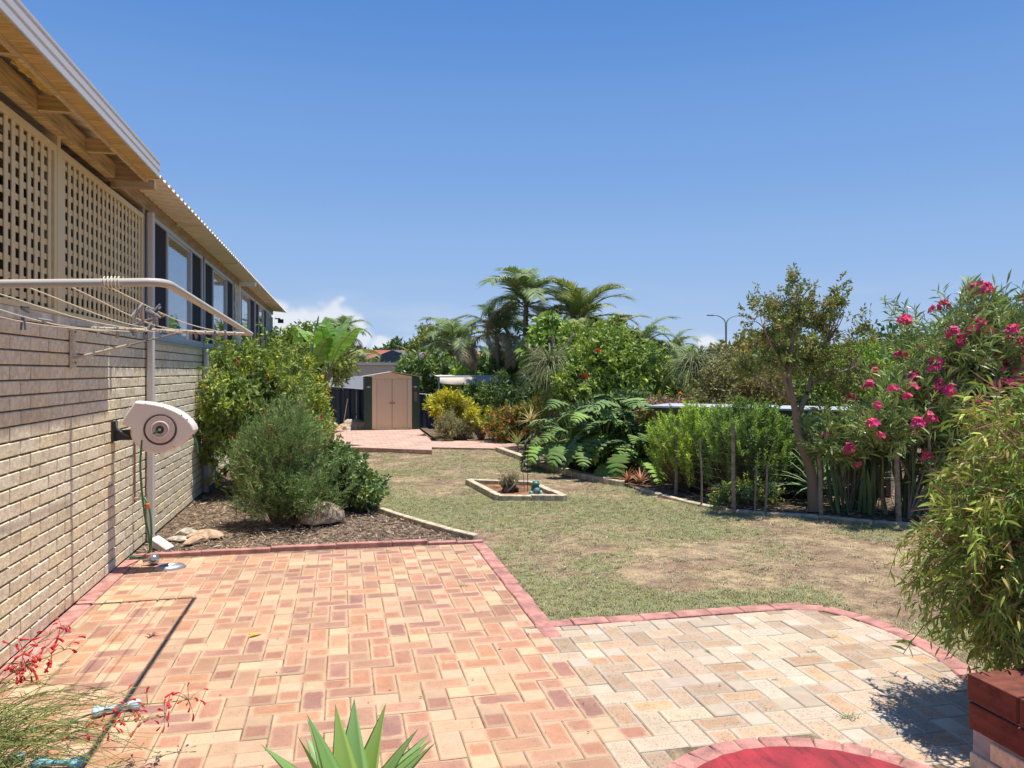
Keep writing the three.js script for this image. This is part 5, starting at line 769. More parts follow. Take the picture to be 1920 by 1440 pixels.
// slim tree in the bed
shrub({ name: 'slim_tree', seed: 95, label: 'slim many forked tree with open bronze green crown by the wire fence', category: 'tree', crownName: 'crown', base: [5.28, 0, -7.85], wood: [0.26, 0.19, 0.13], trunk: [[[[0, 0, 0], [-0.03, 0.45, 0], [-0.16, 0.8, 0], [-0.22, 1.15, 0]], 0.062, 0.05], [[[0.02, 0, 0.03], [0.07, 0.5, 0.03], [0.0, 0.75, 0.02], [-0.14, 0.9, 0.0]], 0.04, 0.03], [[[-0.22, 1.12, 0], [-0.32, 1.5, 0.02], [-0.3, 1.95, 0.05], [-0.2, 2.5, 0]], 0.04, 0.012], [[[-0.2, 1.1, 0], [-0.05, 1.4, -0.02], [0.05, 1.7, -0.05], [0.3, 2.1, 0]], 0.036, 0.01], [[[-0.3, 1.3, 0], [-0.5, 1.7, 0.1], [-0.7, 2.1, 0.1]], 0.026, 0.008], [[[-0.02, 1.45, 0], [0.3, 1.6, 0.1], [0.6, 1.7, 0.1]], 0.02, 0.006], [[[-0.26, 1.25, 0], [-0.6, 1.5, -0.1], [-0.85, 1.62, -0.1]], 0.018, 0.006]], forks: [[-0.31, 1.6, 0.02], [-0.3, 1.95, 0.05], [-0.25, 2.25, 0.02], [0.05, 1.7, -0.05], [0.2, 1.95, 0], [-0.6, 1.9, 0.1], [-0.7, 2.1, 0.1], [0.45, 1.66, 0.1]], branches: 130, stemR: 0.007, twigR: 0.002,
  blobs: [[[-0.55, 2.15, 0], [0.3, 0.42, 0.3]], [[-0.2, 2.3, 0], [0.32, 0.42, 0.3]], [[0.1, 2.15, 0], [0.28, 0.45, 0.3]], [[0.28, 2.5, 0], [0.16, 0.28, 0.16]], [[-0.3, 2.65, 0], [0.14, 0.16, 0.14]], [[0.46, 2.0, 0.1], [0.2, 0.32, 0.25]], [[-0.8, 1.65, -0.1], [0.16, 0.14, 0.16]], [[0.0, 1.75, 0], [0.4, 0.22, 0.3]], [[0.45, 1.45, 0.05], [0.4, 0.28, 0.3]], [[-0.35, 1.75, 0], [0.3, 0.2, 0.3]]], twigs: 1500, twigLen: 0.12, shell: 0.9, gap: 0.44, gapFreq: 6, rough: 0.7, leaf: { n: 9, len: 0.042, asp: 0.46, pal: PAL.olive.map(c => [c[0] * 0.95, c[1] * 1.2, c[2]]), oddShare: 0.07, odd: [[0.4, 0.24, 0.08], [0.34, 0.24, 0.08]] } });
// oleander
shrub({ name: 'oleander_bush', seed: 96, label: 'tall oleander bush covered in pink flower clusters at the right', base: [6.6, 0, -7.3], wood: [0.24, 0.19, 0.14], roots: [[0, 0, 0], [0.3, 0, 0.1], [-0.3, 0, 0], [0.6, 0, -0.1], [-0.6, 0, .1]], blobs: [[[0.1, 1.9, 0], [0.75, 0.62, 0.6]], [[0.75, 1.8, 0], [0.7, 0.65, 0.6]], [[0.2, 1.3, 0.1], [0.85, 0.6, 0.5]], [[-0.55, 1.25, 0.1], [0.5, 0.42, 0.45]], [[-0.95, 1.0, 0.2], [0.4, 0.3, 0.3]], [[0.9, 1.1, 0], [0.8, 0.7, 0.5]], [[0.1, 0.75, 0], [0.9, 0.5, 0.5]]], twigs: 2600, twigLen: 0.24, shell: 0.6, gap: 0.34, rough: 0.6, up: 0.7, branches: 60, stemR: 0.014, twigR: 0.003, shoots: 60, shootLen: 0.4, shootUp: 0.9, shootSag: 0.05, mat: glossLeafMat, leaf: { n: 11, len: 0.115, asp: 0.16, pal: PAL.ole.map(c => c.map(v => v * 1.25)), curve: 0.5, seg: 2, spread: 0.75, along: 0.8 }, flowers: { n: 170, name: 'flower_cluster', geos: pinkCluster, when: (P, b) => P.z > -0.25 && (P.y > 1.3 || P.z > 0.2) } });
// strap-leaved plants under the oleander
{
  const r = rng(97), gs = [1, 2, 3, 4].map(k => { const b = new Buf(), c = pick([[0.12, 0.2, 0.06], [0.17, 0.25, 0.08], [0.22, 0.28, 0.08]], r, 0.2); b.strip(V(0, 0, 0), V(0.12 * (k - 2), 1, 0.1).normalize(), V(0, 0, 1).applyAxisAngle(V(0, 1, 0), k), 0.55 + 0.1 * k, 0.05, c, 0.25, 6, t => t < 0.7 ? 0.8 + 0.3 * t : (1 - t) / 0.3 * 1.0, 0.25); return b.geo(); });
  const dryG = (() => { const b = new Buf(); b.strip(V(0, 0, 0), V(0, 1, 0), V(1, 0, 0), 0.6, 0.04, [0.5, 0.34, 0.14], 1.6, 8, t => 1 - t * 0.7, 0.4); return b.geo(); })();
  [[5.55, -7.75], [5.85, -7.6], [5.95, -7.85], [6.25, -7.55], [6.5, -7.35], [6.1, -7.3]].forEach(([x, z], i) => { const t = thing('snake_plant', ['clump of upright strap leaves nearest the slim tree under the oleander', 'upright strap leaf clump with dry drooping blades under the oleander', 'strap leaf clump hidden at the back under the oleander', 'strap leaf clump left of the tall right fence stake', 'strap leaf clump right of the tall right fence stake', 'foremost strap leaf clump behind the wires under the oleander'][i], 'strap plant', [x, 0, z]); for (let k = 0; k < 14; k++) { const m = part('leaf', gs[k % 4], glossLeafMat, t); m.position.set((r() - .5) * 0.22, 0, (r() - .5) * 0.22); m.rotation.set((r() - .5) * 0.4, r() * 6.28, (r() - .5) * 0.4); m.scale.setScalar(0.75 + r() * 0.5); } if (i === 1 || i === 4) for (let k = 0; k < 4; k++) { const m = part('dry_leaf', dryG, dryLeafMat, t); m.position.set((r() - .5) * 0.2, 0.05, 0.1); m.rotation.y = r() * 6; } });
}
// wire fence with stakes
{
  const t = thing('wire_fence', 'thin wire fence on rough timber stakes along the right garden bed', 'fence', [4.9, 0, -8.1]), O = [4.9, 0, -8.1];
  const stk = [[4.78, -11.1, 0.85, 0.018], [4.29, -9.4, 0.98, 0.026], [4.21, -8.5, 0.82, 0.012], [4.37, -8.02, 1.03, 0.024], [4.63, -8.0, 0.56, 0.012], [4.72, -7.93, 0.57, 0.014], [5.2, -7.58, 0.8, 0.024], [5.84, -7.16, 1.2, 0.03], [6.15, -7.05, 1.4, 0.018]], r = rng(98), tim = std([0.36, 0.28, 0.2], { map: woodTex, roughness: 0.9 });
  stk.forEach(([x, z, h, w]) => { const g = new THREE.CylinderGeometry(w * 0.85, w, h, 7, 4), p = g.attributes.position; for (let i = 0; i < p.count; i++) p.setX(p.count ? i : i, p.getX(i) + (noise3(p.getY(i) * 4 + x * 10 + 30, 1, 1) - 0.5) * 0.02); g.translate(0, h / 2 - 0.02, 0); const m = part('stake', g, tim, t); m.position.set(x - O[0], 0, z - O[2]); m.rotation.set((r() - .5) * 0.06, 0, (r() - .5) * 0.08); });
  const wire = std([0.2, 0.21, 0.21], { metalness: 0.5, roughness: 0.5 }), line = [1, 3, 6, 7].map(k => stk[k]); line.push([7.2, -6.5]);
  for (let k = 0; k < 7; k++) part('wire', tube(line.map(([x, z]) => [x - O[0], 0.08 + k * 0.095, z - O[2] + 0.03]), 0.0012, 30, 4), wire, t);
}
// big split-leaved philodendron
{
  const t = thing('split_leaf_philodendron', 'sprawling plant with huge glossy split leaves spilling over the kerb', 'philodendron', [4.5, 0, -12.0]), r = rng(99);
  const leafG = (seed) => { const q = rng(seed), b = new Buf(), n = 7, len = 0.48, c0 = pick([[0.16, 0.28, 0.035], [0.26, 0.38, 0.05], [0.11, 0.21, 0.03]], q, 0.15), mid = []; let p = V(0, 0, 0), d = V(1, 0.35, 0).normalize(); for (let k = 0; k <= 12; k++) { mid.push([p.clone(), d.clone()]); p = p.clone().addScaledVector(d, len / 12); d.y -= 0.1; d.normalize(); }
    b.tube(mid.map(m => m[0]), 0.008, 0.003, [0.24, 0.3, 0.1], 4);
    for (const s of [-1, 1]) for (let k = 0; k < n; k++) { const f = (k + 0.3) / n, i = Math.floor(f * 12), [A, D] = mid[i], w = 0.27 * Math.sin(Math.PI * Math.min(1, 0.32 + f * 0.6)), ld = V(0, 0.15, s).addScaledVector(D, -0.35 + f * 1.3).normalize(), S = ld.clone().cross(V(0, 1, 0)).normalize(); b.strip(A, ld, S, w, 0.088, [c0[0] * (0.9 + 0.2 * q()), c0[1] * (0.9 + 0.2 * q()), c0[2]], 0.55, 4, u => u < 0.25 ? 0.9 : 1.05 * Math.sqrt(Math.max(0, 1 - (u - 0.25) / 0.75)), 0.2); }
    b.strip(mid[1][0], mid[2][1], V(0, 0, 1), len * 0.95, 0.26, c0, 1.15, 8, u => Math.sin(Math.PI * Math.min(1, 0.3 + u * 0.7)), -0.12);
    const [A, D] = mid[12]; b.strip(mid[11][0], D, V(0, 0, 1), 0.12, 0.07, c0, 0.3, 3); return b.geo(); };
  const gs = [1, 2, 3, 4, 5].map(leafG), petB = new Buf();
  const mat = new THREE.MeshPhysicalMaterial({ vertexColors: true, roughness: 0.95, transmission: 0.15, thickness: 0, clearcoat: 0.3, clearcoatRoughness: 0.4, side: THREE.DoubleSide });
  const root = [[-0.5, 0.1, 0.6], [0.1, 0.2, 0.1], [0.55, 0.15, -0.2], [-0.1, 0.15, 0.9], [0.4, 0.3, 0.5], [-0.7, 0.1, -0.4]];
  for (let k = 0; k < 299; k++) {
    const o = root[k % 6], a = r() * 6.28, e = r(), hgt = 0.2 + e * 1.0, out = (0.25 + 0.5 * r()) * (1.15 - 0.5 * e), P = V(o[0] + Math.cos(a) * out, hgt * (0.7 + 0.3 * r()), o[2] + Math.sin(a) * out);
    petB.tube(new THREE.CatmullRomCurve3([V(...o), V((o[0] + P.x) / 2, P.y * 0.75 + 0.08, (o[2] + P.z) / 2), P]).getPoints(5), 0.009, 0.006, [0.16, 0.22, 0.07], 4);
    const m = part('leaf', gs[k % 5], mat, t); m.position.copy(P); m.rotation.order = 'YZX'; m.rotation.set((r() - .5) * 0.7, -a + (r() - .5) * 0.7, mix(-0.95, 0.15, e) + (r() - .5) * 0.6); m.scale.setScalar(0.42 + r() * 0.36);
  }
  part('stems', petB.geo(), woodMat, t);
}
// bromeliads and small dracaenas with sword leaves
function rosette(name, label, cat, pos, n, len, w, pal, seed, g = 0.9, stem = 0, e0 = 0.3) {
  const t = thing(name, label, cat, pos), r = rng(seed), gs = [0, 1, 2].map(k => { const b = new Buf(); b.strip(V(0, 0, 0), V(1, 0, 0), V(0, 0, 1), len * (0.85 + k * 0.15), w, pick(pal, r, 0.15), g, 5, u => u < 0.2 ? 0.6 + u * 2 : 1.0 - (u - 0.2) * 1.2, 0.3); return b.geo(); });
  if (stem) { const b = new Buf(); b.tube([V(0, 0, 0), V(0.02, stem * 0.5, 0), V(0, stem, 0)], 0.014, 0.01, [0.26, 0.2, 0.14], 6); part('stem', b.geo(), woodMat, t); }
  for (let k = 0; k < n; k++) { const m = part('leaf', gs[k % 3], leafMat, t); m.position.y = stem + 0.01; m.rotation.order = 'YZX'; m.rotation.set(0, k * 2.4, e0 + r() * (1.45 - e0)); m.scale.setScalar(0.8 + r() * 0.4); } return t;
}
rosette('cordyline', 'yellow striped cordyline on a thin stem, taller of the two at the kerb', 'cordyline', [3.55, 0, -14.4], 26, 0.36, 0.035, [[0.5, 0.42, 0.1], [0.34, 0.34, 0.09], [0.5, 0.3, 0.12]], 1, 0.9, 0.62, -0.1);
rosette('cordyline', 'low yellow green cordyline right beside the kerb end', 'cordyline', [3.42, 0, -14.9], 22, 0.36, 0.035, [[0.44, 0.42, 0.1], [0.3, 0.34, 0.1]], 2, 0.7, 0.12, 0.1);
shrub({ name: 'kerb_bush', seed: 66, label: 'low yellow green bush between the cordylines and the split leaf plant', base: [3.85, 0, -13.4], blobs: [[[0, 0.28, 0], [0.4, 0.3, 0.5]], [[0.1, 0.25, 0.7], [0.3, 0.25, 0.4]]], twigs: 520, twigLen: 0.16, leaf: { n: 8, len: 0.08, asp: 0.34, pal: PAL.lime.concat(PAL.croton) } });
[[3.98, -10.35], [4.12, -10.2], [4.22, -10.42], [4.36, -10.6], [4.08, -10.6]].forEach(([x, z], k) => rosette('bromeliad', ['orange red bromeliad nearest the kerb below the split leaf plant', 'orange red bromeliad nearest the wire fence corner', 'red leaved bromeliad in the middle of the clump', 'tall orange bromeliad at the back of the clump', 'pinkish bromeliad at the left of the clump'][k], 'bromeliad', [x, 0, z], 16, 0.26, 0.035, k % 2 ? [[0.5, 0.12, 0.06], [0.3, 0.24, 0.06], [0.6, 0.2, 0.1]] : [[0.26, 0.28, 0.07], [0.55, 0.18, 0.1], [0.4, 0.3, 0.1]], 30 + k, 1.0, 0, 0.35));
shrub({ name: 'copper_bush', seed: 67, label: 'copper and orange leaved bush right of the split leaf plant', base: [4.75, 0, -11.3], blobs: [[[0, 0.55, 0], [0.3, 0.5, 0.3]]], twigs: 320, twigLen: 0.16, leaf: { n: 7, len: 0.09, asp: 0.4, pal: PAL.croton.concat([[0.5, 0.2, 0.07]]) } });
// in the square bed: grey shrub, sapling with stake, frog ornament
shrub({ name: 'small_grey_shrub', seed: 68, label: 'small upright grey green shrub in the square stone edged bed', base: [2.17, 0, -10.0], blobs: [[[0, 0.17, 0], [0.12, 0.17, 0.11]], [[0.02, 0.3, 0], [0.09, 0.12, 0.09]]], twigs: 170, twigLen: 0.1, up: 1.1, minY: 0.02, leaf: { n: 10, len: 0.032, asp: 0.2, pal: PAL.grey, along: 1 } });
{
  const t = thing('sapling', 'thin sapling tied to a dark stick in the square stone edged bed', 'sapling', [2.4, 0, -9.95]), b = new Buf();
  b.tube([V(0.02, 0, 0), V(0.02, 0.4, 0), V(0.03, 0.72, 0)], 0.006, 0.005, [0.06, 0.05, 0.04], 5); part('stake', b.geo(), woodMat, t);
  const c = new Buf(); c.tube([V(-0.02, 0, 0.01), V(-0.05, 0.3, 0), V(-0.03, 0.6, 0), V(0, 0.78, 0)], 0.005, 0.003, [0.24, 0.18, 0.12], 5); part('stem', c.geo(), woodMat, t);
  const g = thing('frog_ornament', 'green frog garden ornament sitting in the square stone edged bed', 'ornament', [2.46, 0, -9.68]), gm = std([0.05, 0.2, 0.14], { roughness: 0.4 }), lm = std([0.3, 0.45, 0.38], { roughness: 0.4 });
  const sp = (r0, x, y, z, sx = 1, sy = 1, sz = 1) => { const s = new THREE.SphereGeometry(r0, 18, 12); s.scale(sx, sy, sz); s.translate(x, y, z); return s; };
  part('torso', sp(0.06, 0, 0.07, 0, 1, 1.15, 0.95), gm, g); part('belly', sp(0.045, 0, 0.065, 0.028, 0.95, 1.1, 0.8), lm, g); part('head', sp(0.045, 0, 0.145, 0.012, 1.2, 0.8, 1), gm, g);
  for (const s of [-1, 1]) { part('eye', sp(0.015, s * 0.028, 0.18, 0.02), lm, g); part('leg', merge([sp(0.035, s * 0.06, 0.03, 0.01, 0.8, 0.9, 1.4), sp(0.02, s * 0.07, 0.012, 0.06, 1.3, 0.6, 1.2)]), lm, g); part('foreleg', bar([s * 0.045, 0.08, 0.03], [s * 0.045, 0.01, 0.06], 0.012), gm, g); }
}

// ------------------------------------------------------------------ shed, fences, neighbours, lamp
{
  const t = thing('garden_shed', 'small cream and dark green metal shed with double doors', 'shed', [1.3, 0.07, -20.5]);
  const cream = std([0.74, 0.58, 0.38], { roughness: 0.5 }), dk = std([0.035, 0.075, 0.045], { roughness: 0.5 });
  part('side_wall', box(-0.72, -0.71, 0, 1.4, -1.3, 0), dk, t); part('side_wall', box(0.71, 0.72, 0, 1.4, -1.3, 0), dk, t); part('back_wall', box(-0.709, 0.709, 0, 1.4, -1.3, -1.29), dk, t);
  for (const s of [-1, 1]) { part('corner_panel', box(s * 0.52, s * 0.709, 0, 1.4, -0.03, 0.0), dk, t); for (let k = 0; k < 5; k++) part('corner_rib', box(s * (0.54 + k * 0.036), s * (0.552 + k * 0.036), 0.02, 1.38, 0.0, 0.008), dk, t); }
  const gsh = new THREE.Shape([[-0.52, 1.34], [0.52, 1.34], [0.52, 1.41], [0, 1.5], [-0.52, 1.41]].map(p => new THREE.Vector2(...p))); const gg = new THREE.ExtrudeGeometry(gsh, { depth: 0.02, bevelEnabled: false }); gg.translate(0, 0, -0.02); part('gable', gg, cream, t);
  for (const s of [-1, 1]) { const ribs = [box(s * 0.006, s * 0.4, 0.03, 1.335, -0.02, 0.0)]; const d = part('door', ribs[0], cream, t); for (let k = 0; k < 4; k++) part('rib', box(s * (0.05 + k * 0.1), s * (0.075 + k * 0.1), 0.035, 1.33, 0.0, 0.012), cream, d); const h = new THREE.BoxGeometry(0.05, 0.02, 0.03); h.translate(s * 0.045, 0.7, 0.025); part('handle', h, std([0.12, 0.1, 0.09]), d); part('door_frame', box(s * 0.405, s * 0.519, 0.0, 1.335, -0.022, 0.006), cream, t); }
  for (const s of [-1, 1]) { const q = new THREE.BoxGeometry(0.8, 0.015, 1.46); q.rotateZ(-s * 0.165); q.translate(s * 0.392, 1.462, -0.62); part('roof', q, std([0.6, 0.5, 0.38], { roughness: 0.5 }), t); }
  for (const s of [-1, 1]) part('wall_ornament', merge([new THREE.SphereGeometry(0.05, 10, 6).scale(1, 0.6, 0.3).translate(s * 0.61, 1.13, 0.02)]), std([0.4, 0.42, 0.35]), t);
  const th = new THREE.BoxGeometry(0.08, 0.26, 0.02); th.translate(0.62, 0.87, 0.015); part('thermometer', th, std([0.2, 0.14, 0.1]), t);
}
{
  const blue = std([0.045, 0.065, 0.105], { roughness: 0.45 }), t = thing('metal_fence', 'dark navy ribbed metal fence behind the shed and rock heap', 'fence', [1.5, 0, -21.9]);
  const top = x => mix(1.27, 0.72, (x + 1.2) / 6.4);
  let k = 0; for (let x = -1.2; x < 5.2; x += 0.8) { const x1 = x + 0.79, pos = [], n = 12, sh = new THREE.Shape(); for (let i = 0; i <= n; i++) sh[i ? 'lineTo' : 'moveTo'](mix(x, x1, i / n), (i % 4 < 2 ? 0.0 : 0.035)); for (let i = n; i >= 0; i--) sh.lineTo(mix(x, x1, i / n), (i % 4 < 2 ? -0.01 : 0.025)); const g = new THREE.ExtrudeGeometry(sh, { depth: 1, bevelEnabled: false }); g.rotateX(-Math.PI / 2); const p = g.attributes.position; for (let i = 0; i < p.count; i++) p.setY(i, p.getY(i) * (top(p.getX(i)) - 0.03)); g.translate(-1.5, 0, 0); g.computeVertexNormals(); part('fence_sheet', g, blue, t); k++; }
  const rail = bar([-1.25 - 1.5, top(-1.25) - 0.02, 0], [5.25 - 1.5, top(5.25) - 0.02, 0], 0.028, 6); part('top_rail', rail, std([0.05, 0.075, 0.11], { roughness: 0.4 }), t);
  solo('leaning_stick', bar([0, 0, 0.12], [0.14, 0.85, -0.1], 0.014), std([0.4, 0.3, 0.2], { map: woodTex }), 'thin bleached stick leaning on the navy metal fence', 'stick', [0.02, 0, -21.7]);
  const n = thing('shade_canopy', 'white fabric shade canopy on a grey frame over the neighbouring fence', 'canopy', [3.4, 0, -21.6]), gm = std([0.35, 0.38, 0.42], { roughness: 0.5 });
  part('post', bar([-0.72, 0, 0], [-0.72, 1.45, 0], 0.03), gm, n); part('post', bar([1.1, 0, 0], [1.1, 1.45, 0], 0.03), gm, n); part('frame_rail', bar([-0.76, 1.46, 0], [1.2, 1.46, 0], 0.025), gm, n);
  const b = new Buf(); for (let i = 0; i < 20; i++) { const x0 = -0.7 + i * 0.095, x1 = x0 + 0.095, dr = x => 0.17 + 0.05 * Math.sin((x + 0.7) / 1.9 * Math.PI); const c = [0.72, 0.62, 0.5], a = b.v(x0, 1.44, 0.03, c), e = b.v(x1, 1.44, 0.03, c), f = b.v(x1, 1.44 - dr(x1), 0.06 + 0.03 * Math.sin(i), c), g = b.v(x0, 1.44 - dr(x0), 0.06 + 0.03 * Math.sin(i - 1), c), h = b.v(x0, 1.5, -1.4, c), j = b.v(x1, 1.5, -1.4, c); b.i.push(a, g, f, a, f, e, a, e, j, a, j, h); } part('fabric', b.geo(), petalMat, n);
}
{
  // neighbours
  const A = thing('neighbour_shed', 'long cream ribbed wall with flat white edged roof beyond the fence', 'building', [0.2, 0, -30]);
  part('wall', box(-2.6, 2.0, 0, 1.86, -3, 0), std([0.8, 0.7, 0.5], { roughness: 0.6 }), A); for (let k = 0; k < 26; k++) part('wall_rib', box(-2.55 + k * 0.18, -2.5 + k * 0.18, 0.02, 1.84, 0, 0.03), std([0.78, 0.68, 0.48], { roughness: 0.6 }), A); part('roof', box(-2.7, 2.1, 1.861, 1.95, -3.1, 0.12), std([0.7, 0.66, 0.58]), A);
  const L = thing('neighbour_leanto', 'low grey sheet roof on thin posts just over the navy fence', 'building', [0.0, 0, -26]);
  const lr = new THREE.BoxGeometry(2.4, 0.04, 3); lr.rotateX(0.14); lr.rotateZ(0.03); lr.translate(0, 1.2, 0); part('roof', lr, std([0.16, 0.165, 0.175], { roughness: 0.95 }), L); for (const x of [-1.1, 0, 1.1]) part('post', box(x - 0.03, x + 0.03, 0, x < 1 ? 1.4 : 1.45, -1.3, -1.24), std([0.25, 0.28, 0.32]), L);
  const hs = (label, pos, w, d, wall, rise, roofC, wallC) => { const t = thing('neighbour_house', label, 'building', pos); part('wall', box(-w / 2, w / 2, 0, wall, -d / 2, d / 2), std(wallC), t); const s = new THREE.Shape([[-d / 2 - 0.4, wall], [d / 2 + 0.4, wall], [0, wall + rise]].map(p => new THREE.Vector2(...p))), g = new THREE.ExtrudeGeometry(s, { depth: w + 0.6, bevelEnabled: false }); g.rotateY(Math.PI / 2); g.translate(-w / 2 - 0.3, 0.002, 0); part('roof', g, std(roofC, { map: grainTex }), t); for (const x of [-w / 4, w / 4]) part('window', box(x - 0.6, x + 0.6, wall - 1.5, wall - 0.5, d / 2, d / 2 + 0.03), std([0.05, 0.06, 0.08], { roughness: 0.1 }), t); return t; };
  hs('far house with red tiled roof above the cream wall', [3.4, 0, -72], 8, 7, 2.2, 1.4, [0.42, 0.12, 0.08], [0.6, 0.55, 0.48]);
  const gr = hs('house with dark grey gable roof above the cream wall', [3.9, 0, -52], 4, 5, 1.9, 1.1, [0.12, 0.14, 0.17], [0.5, 0.48, 0.45]); gr.rotation.y = 1.25;
  hs('far house with orange tiled roof between the palm trunks', [11, 0, -48], 7, 6, 1.6, 1.3, [0.5, 0.24, 0.14], [0.62, 0.55, 0.46]);
  const p = thing('street_lamp', 'double armed grey street lamp far behind the garden', 'street lamp', [32, 0, -60]), sm2 = std([0.3, 0.32, 0.34], { roughness: 0.5 });
  part('pole', bar([0, 0, 0], [0, 5.6, 0], 0.09), sm2, p);
  for (const s of [-1, 1]) { part('arm', tube([[0, 5.5, 0], [s * 0.15, 6.0, 0], [s * 0.7, 6.35, 0], [s * 1.25, 6.4, 0]], 0.05, 12, 6), sm2, p); const q = rbox(0.6, 0.12, 0.2, 0.04); q.translate(s * 1.45, 6.4, 0); part('lamp_head', q, sm2, p); }
}
// trees and hedges farther away that close the view
[['dark pine far behind the red roof', 7.0, -92, 4.2, 5.3, PAL.dark, 2.4], ['small dark tree far left of the pine', 1.0, -95, 2.6, 4.6, PAL.dark, 1.6], ['green tree behind the drooping palm at the right', 7.6, -38, 2.2, 2.6, PAL.mid, 1.3], ['leafy tree behind the tall palms', 9.2, -30, 2.2, 2.5, PAL.mid, 1.6], ['leafy tree behind the ponytail trunks', 12.5, -28, 2.4, 2.4, PAL.lime, 1.3], ['leafy tree right of the street lamp', 15.5, -27, 2.4, 2.9, PAL.olive, 1.2], ['rounded tree far behind the slim tree', 19, -30, 3, 3.3, PAL.mid, 1.7], ['dark tree far behind the oleander', 24, -30, 3.5, 3.6, PAL.dark, 2.0], ['broad tree behind the right end of the oleander', 16, -15, 2.6, 3.2, PAL.mid, 1.6], ['bushy tree just behind the oleander', 12, -10, 2.0, 2.6, PAL.mid, 1.3], ['low green tree behind the lone palm', -3, -42, 3.2, 2.3, PAL.olive, 1.2], ['low tree right of the lone palm above the cream wall', 1.6, -44, 2.2, 2.1, PAL.olive, 1.0]].forEach(([label, x, z, w, h, pal, ry], k) =>
  shrub({ name: 'distant_tree', seed: 200 + k, label, category: 'tree', crownName: 'crown', group: 'trees beyond the garden', base: [x, 0, z], trunk: [[[[0, 0, 0], [0.1, h * 0.3, 0], [0, h * 0.6, 0]], 0.12, 0.06]], forks: [[0, h * 0.5, 0]], blobs: [[[0, h - ry * 0.7, 0], [w * 0.6, ry * 0.7, w * 0.5]], [[-w * 0.5, h - ry, 0], [w * 0.5, ry * 0.6, w * 0.5]], [[w * 0.5, h - ry * 0.95, 0], [w * 0.5, ry * 0.65, w * 0.5]], [[0, h * 0.4, 0], [w * 0.8, h * 0.35, w * 0.5]]], twigs: 750, twigLen: 0.45, gap: 0.33, branches: 16, leaf: { n: 8, len: 0.2 + 0.004 * Math.abs(z), asp: 0.5, pal } }));
{
  // scrub that reads as one mass below the horizon
  const r = rng(300), b = new Buf();
  for (let k = 0; k < 26000; k++) { const a = -0.35 + r() * 1.5, d = 45 + r() * 130, x = Math.sin(a) * d, z = -Math.cos(a) * d, h = 1.0 + noise3(x * 0.08 + 50, z * 0.08 + 50, 3) * 1.6, D = rdir(r); b.leaf(V(x, r() * h, z), D, sideOf(D, r), 1.1, 0.6, pick(PAL.olive.concat(PAL.mid), r, 0.3), 0.1); }
  const m = part('distant_scrub', b.geo(), leafMat, scene); m.userData.kind = 'stuff';
}

// a fill of dark leaves behind the split leaves, and weeds in the paving joints
shrub({ name: 'dark_bush', seed: 310, label: 'dark green leafy bush behind the large split leaf plant', base: [5.0, 0, -12.9], blobs: [[[0, 0.6, 0], [0.7, 0.6, 0.5]], [[-0.7, 0.6, 0.2], [0.6, 0.55, 0.4]], [[0.2, 0.4, 0.7], [0.5, 0.4, 0.4]]], twigs: 1200, twigLen: 0.2, leaf: { n: 8, len: 0.1, asp: 0.45, pal: PAL.dark } });
{
  const r = rng(311), b = new Buf();
  for (const [x, z, s] of [[0.89, -5.69, 1.3], [1.0, -6.7, 0.8], [0.7, -6.85, 0.7], [0.95, -6.5, 0.6], [2.29, -3.13, 1.4], [2.62, -3.9, 0.8], [2.2, -3.6, 0.5], [2.75, -3.45, 0.6], [2.05, -4.05, 0.5], [2.9, -4.1, 0.8], [0.6, -5.3, 0.4], [1.08, -5.5, 0.6], [1.1, -6.2, 0.7], [0.4, -6.95, 0.6], [-1.66, -6.75, 1.0], [2.55, -4.4, 0.5]]) for (let k = 0; k < 26; k++) { const a = r() * 6.28, D = V(Math.cos(a), 0.4 + r(), Math.sin(a)).normalize(); b.strip(V(x + (r() - .5) * 0.07 * s, -0.004, z + (r() - .5) * 0.03 * s), D, V(-Math.sin(a), 0, Math.cos(a)), (0.02 + r() * 0.03) * s, 0.005, pick([[0.16, 0.24, 0.06], [0.24, 0.3, 0.09], [0.4, 0.34, 0.16]], r, 0.2), 0.9, 2, t => 1 - t * 0.95); }
  const m = part('joint_weeds', b.geo(), leafMat, scene); m.userData.kind = 'stuff';
}

palm('dark drooping palm left of the tallest palm', [4.75, 0, -23.2], 2.75, 0.08, 18, 1.5, 'arch', 21, -0.1, 4);
palm('bushy golden palm between the two tall palms', [5.95, 0, -21.6], 2.5, 0.09, 20, 1.5, 'gold', 22, 0, 2);
[['dense leafy tree filling between the palm trunks', 6.2, -23.4, 1.5, 3.0, PAL.mid, 1.5], ['leafy bush right of the palms behind the small curving palm', 8.3, -19.4, 1.3, 2.15, PAL.lime, 1.1], ['leafy bush below the street lamp', 9.6, -17.5, 1.4, 2.15, PAL.olive, 1.1], ['green bush behind the golden tree', 8.6, -14.8, 1.0, 1.95, PAL.mid, 0.9]].forEach(([label, x, z, w, h, pal, ry], k) =>
  shrub({ name: 'leafy_tree', seed: 330 + k, label, category: 'tree', crownName: 'crown', base: [x, 0, z], blobs: [[[0, h - ry * 0.7, 0], [w * 0.6, ry * 0.7, w * 0.5]], [[-w * 0.5, h - ry, 0], [w * 0.5, ry * 0.65, w * 0.5]], [[w * 0.5, h - ry * 0.95, 0], [w * 0.5, ry * 0.7, w * 0.5]], [[0, h * 0.4, 0], [w * 0.7, h * 0.35, w * 0.5]]], twigs: 1500, twigLen: 0.3, gap: 0.3, rough: 0.8, branches: 16, leaf: { n: 8, len: 0.13, asp: 0.45, pal, droop: 0.4 } }));
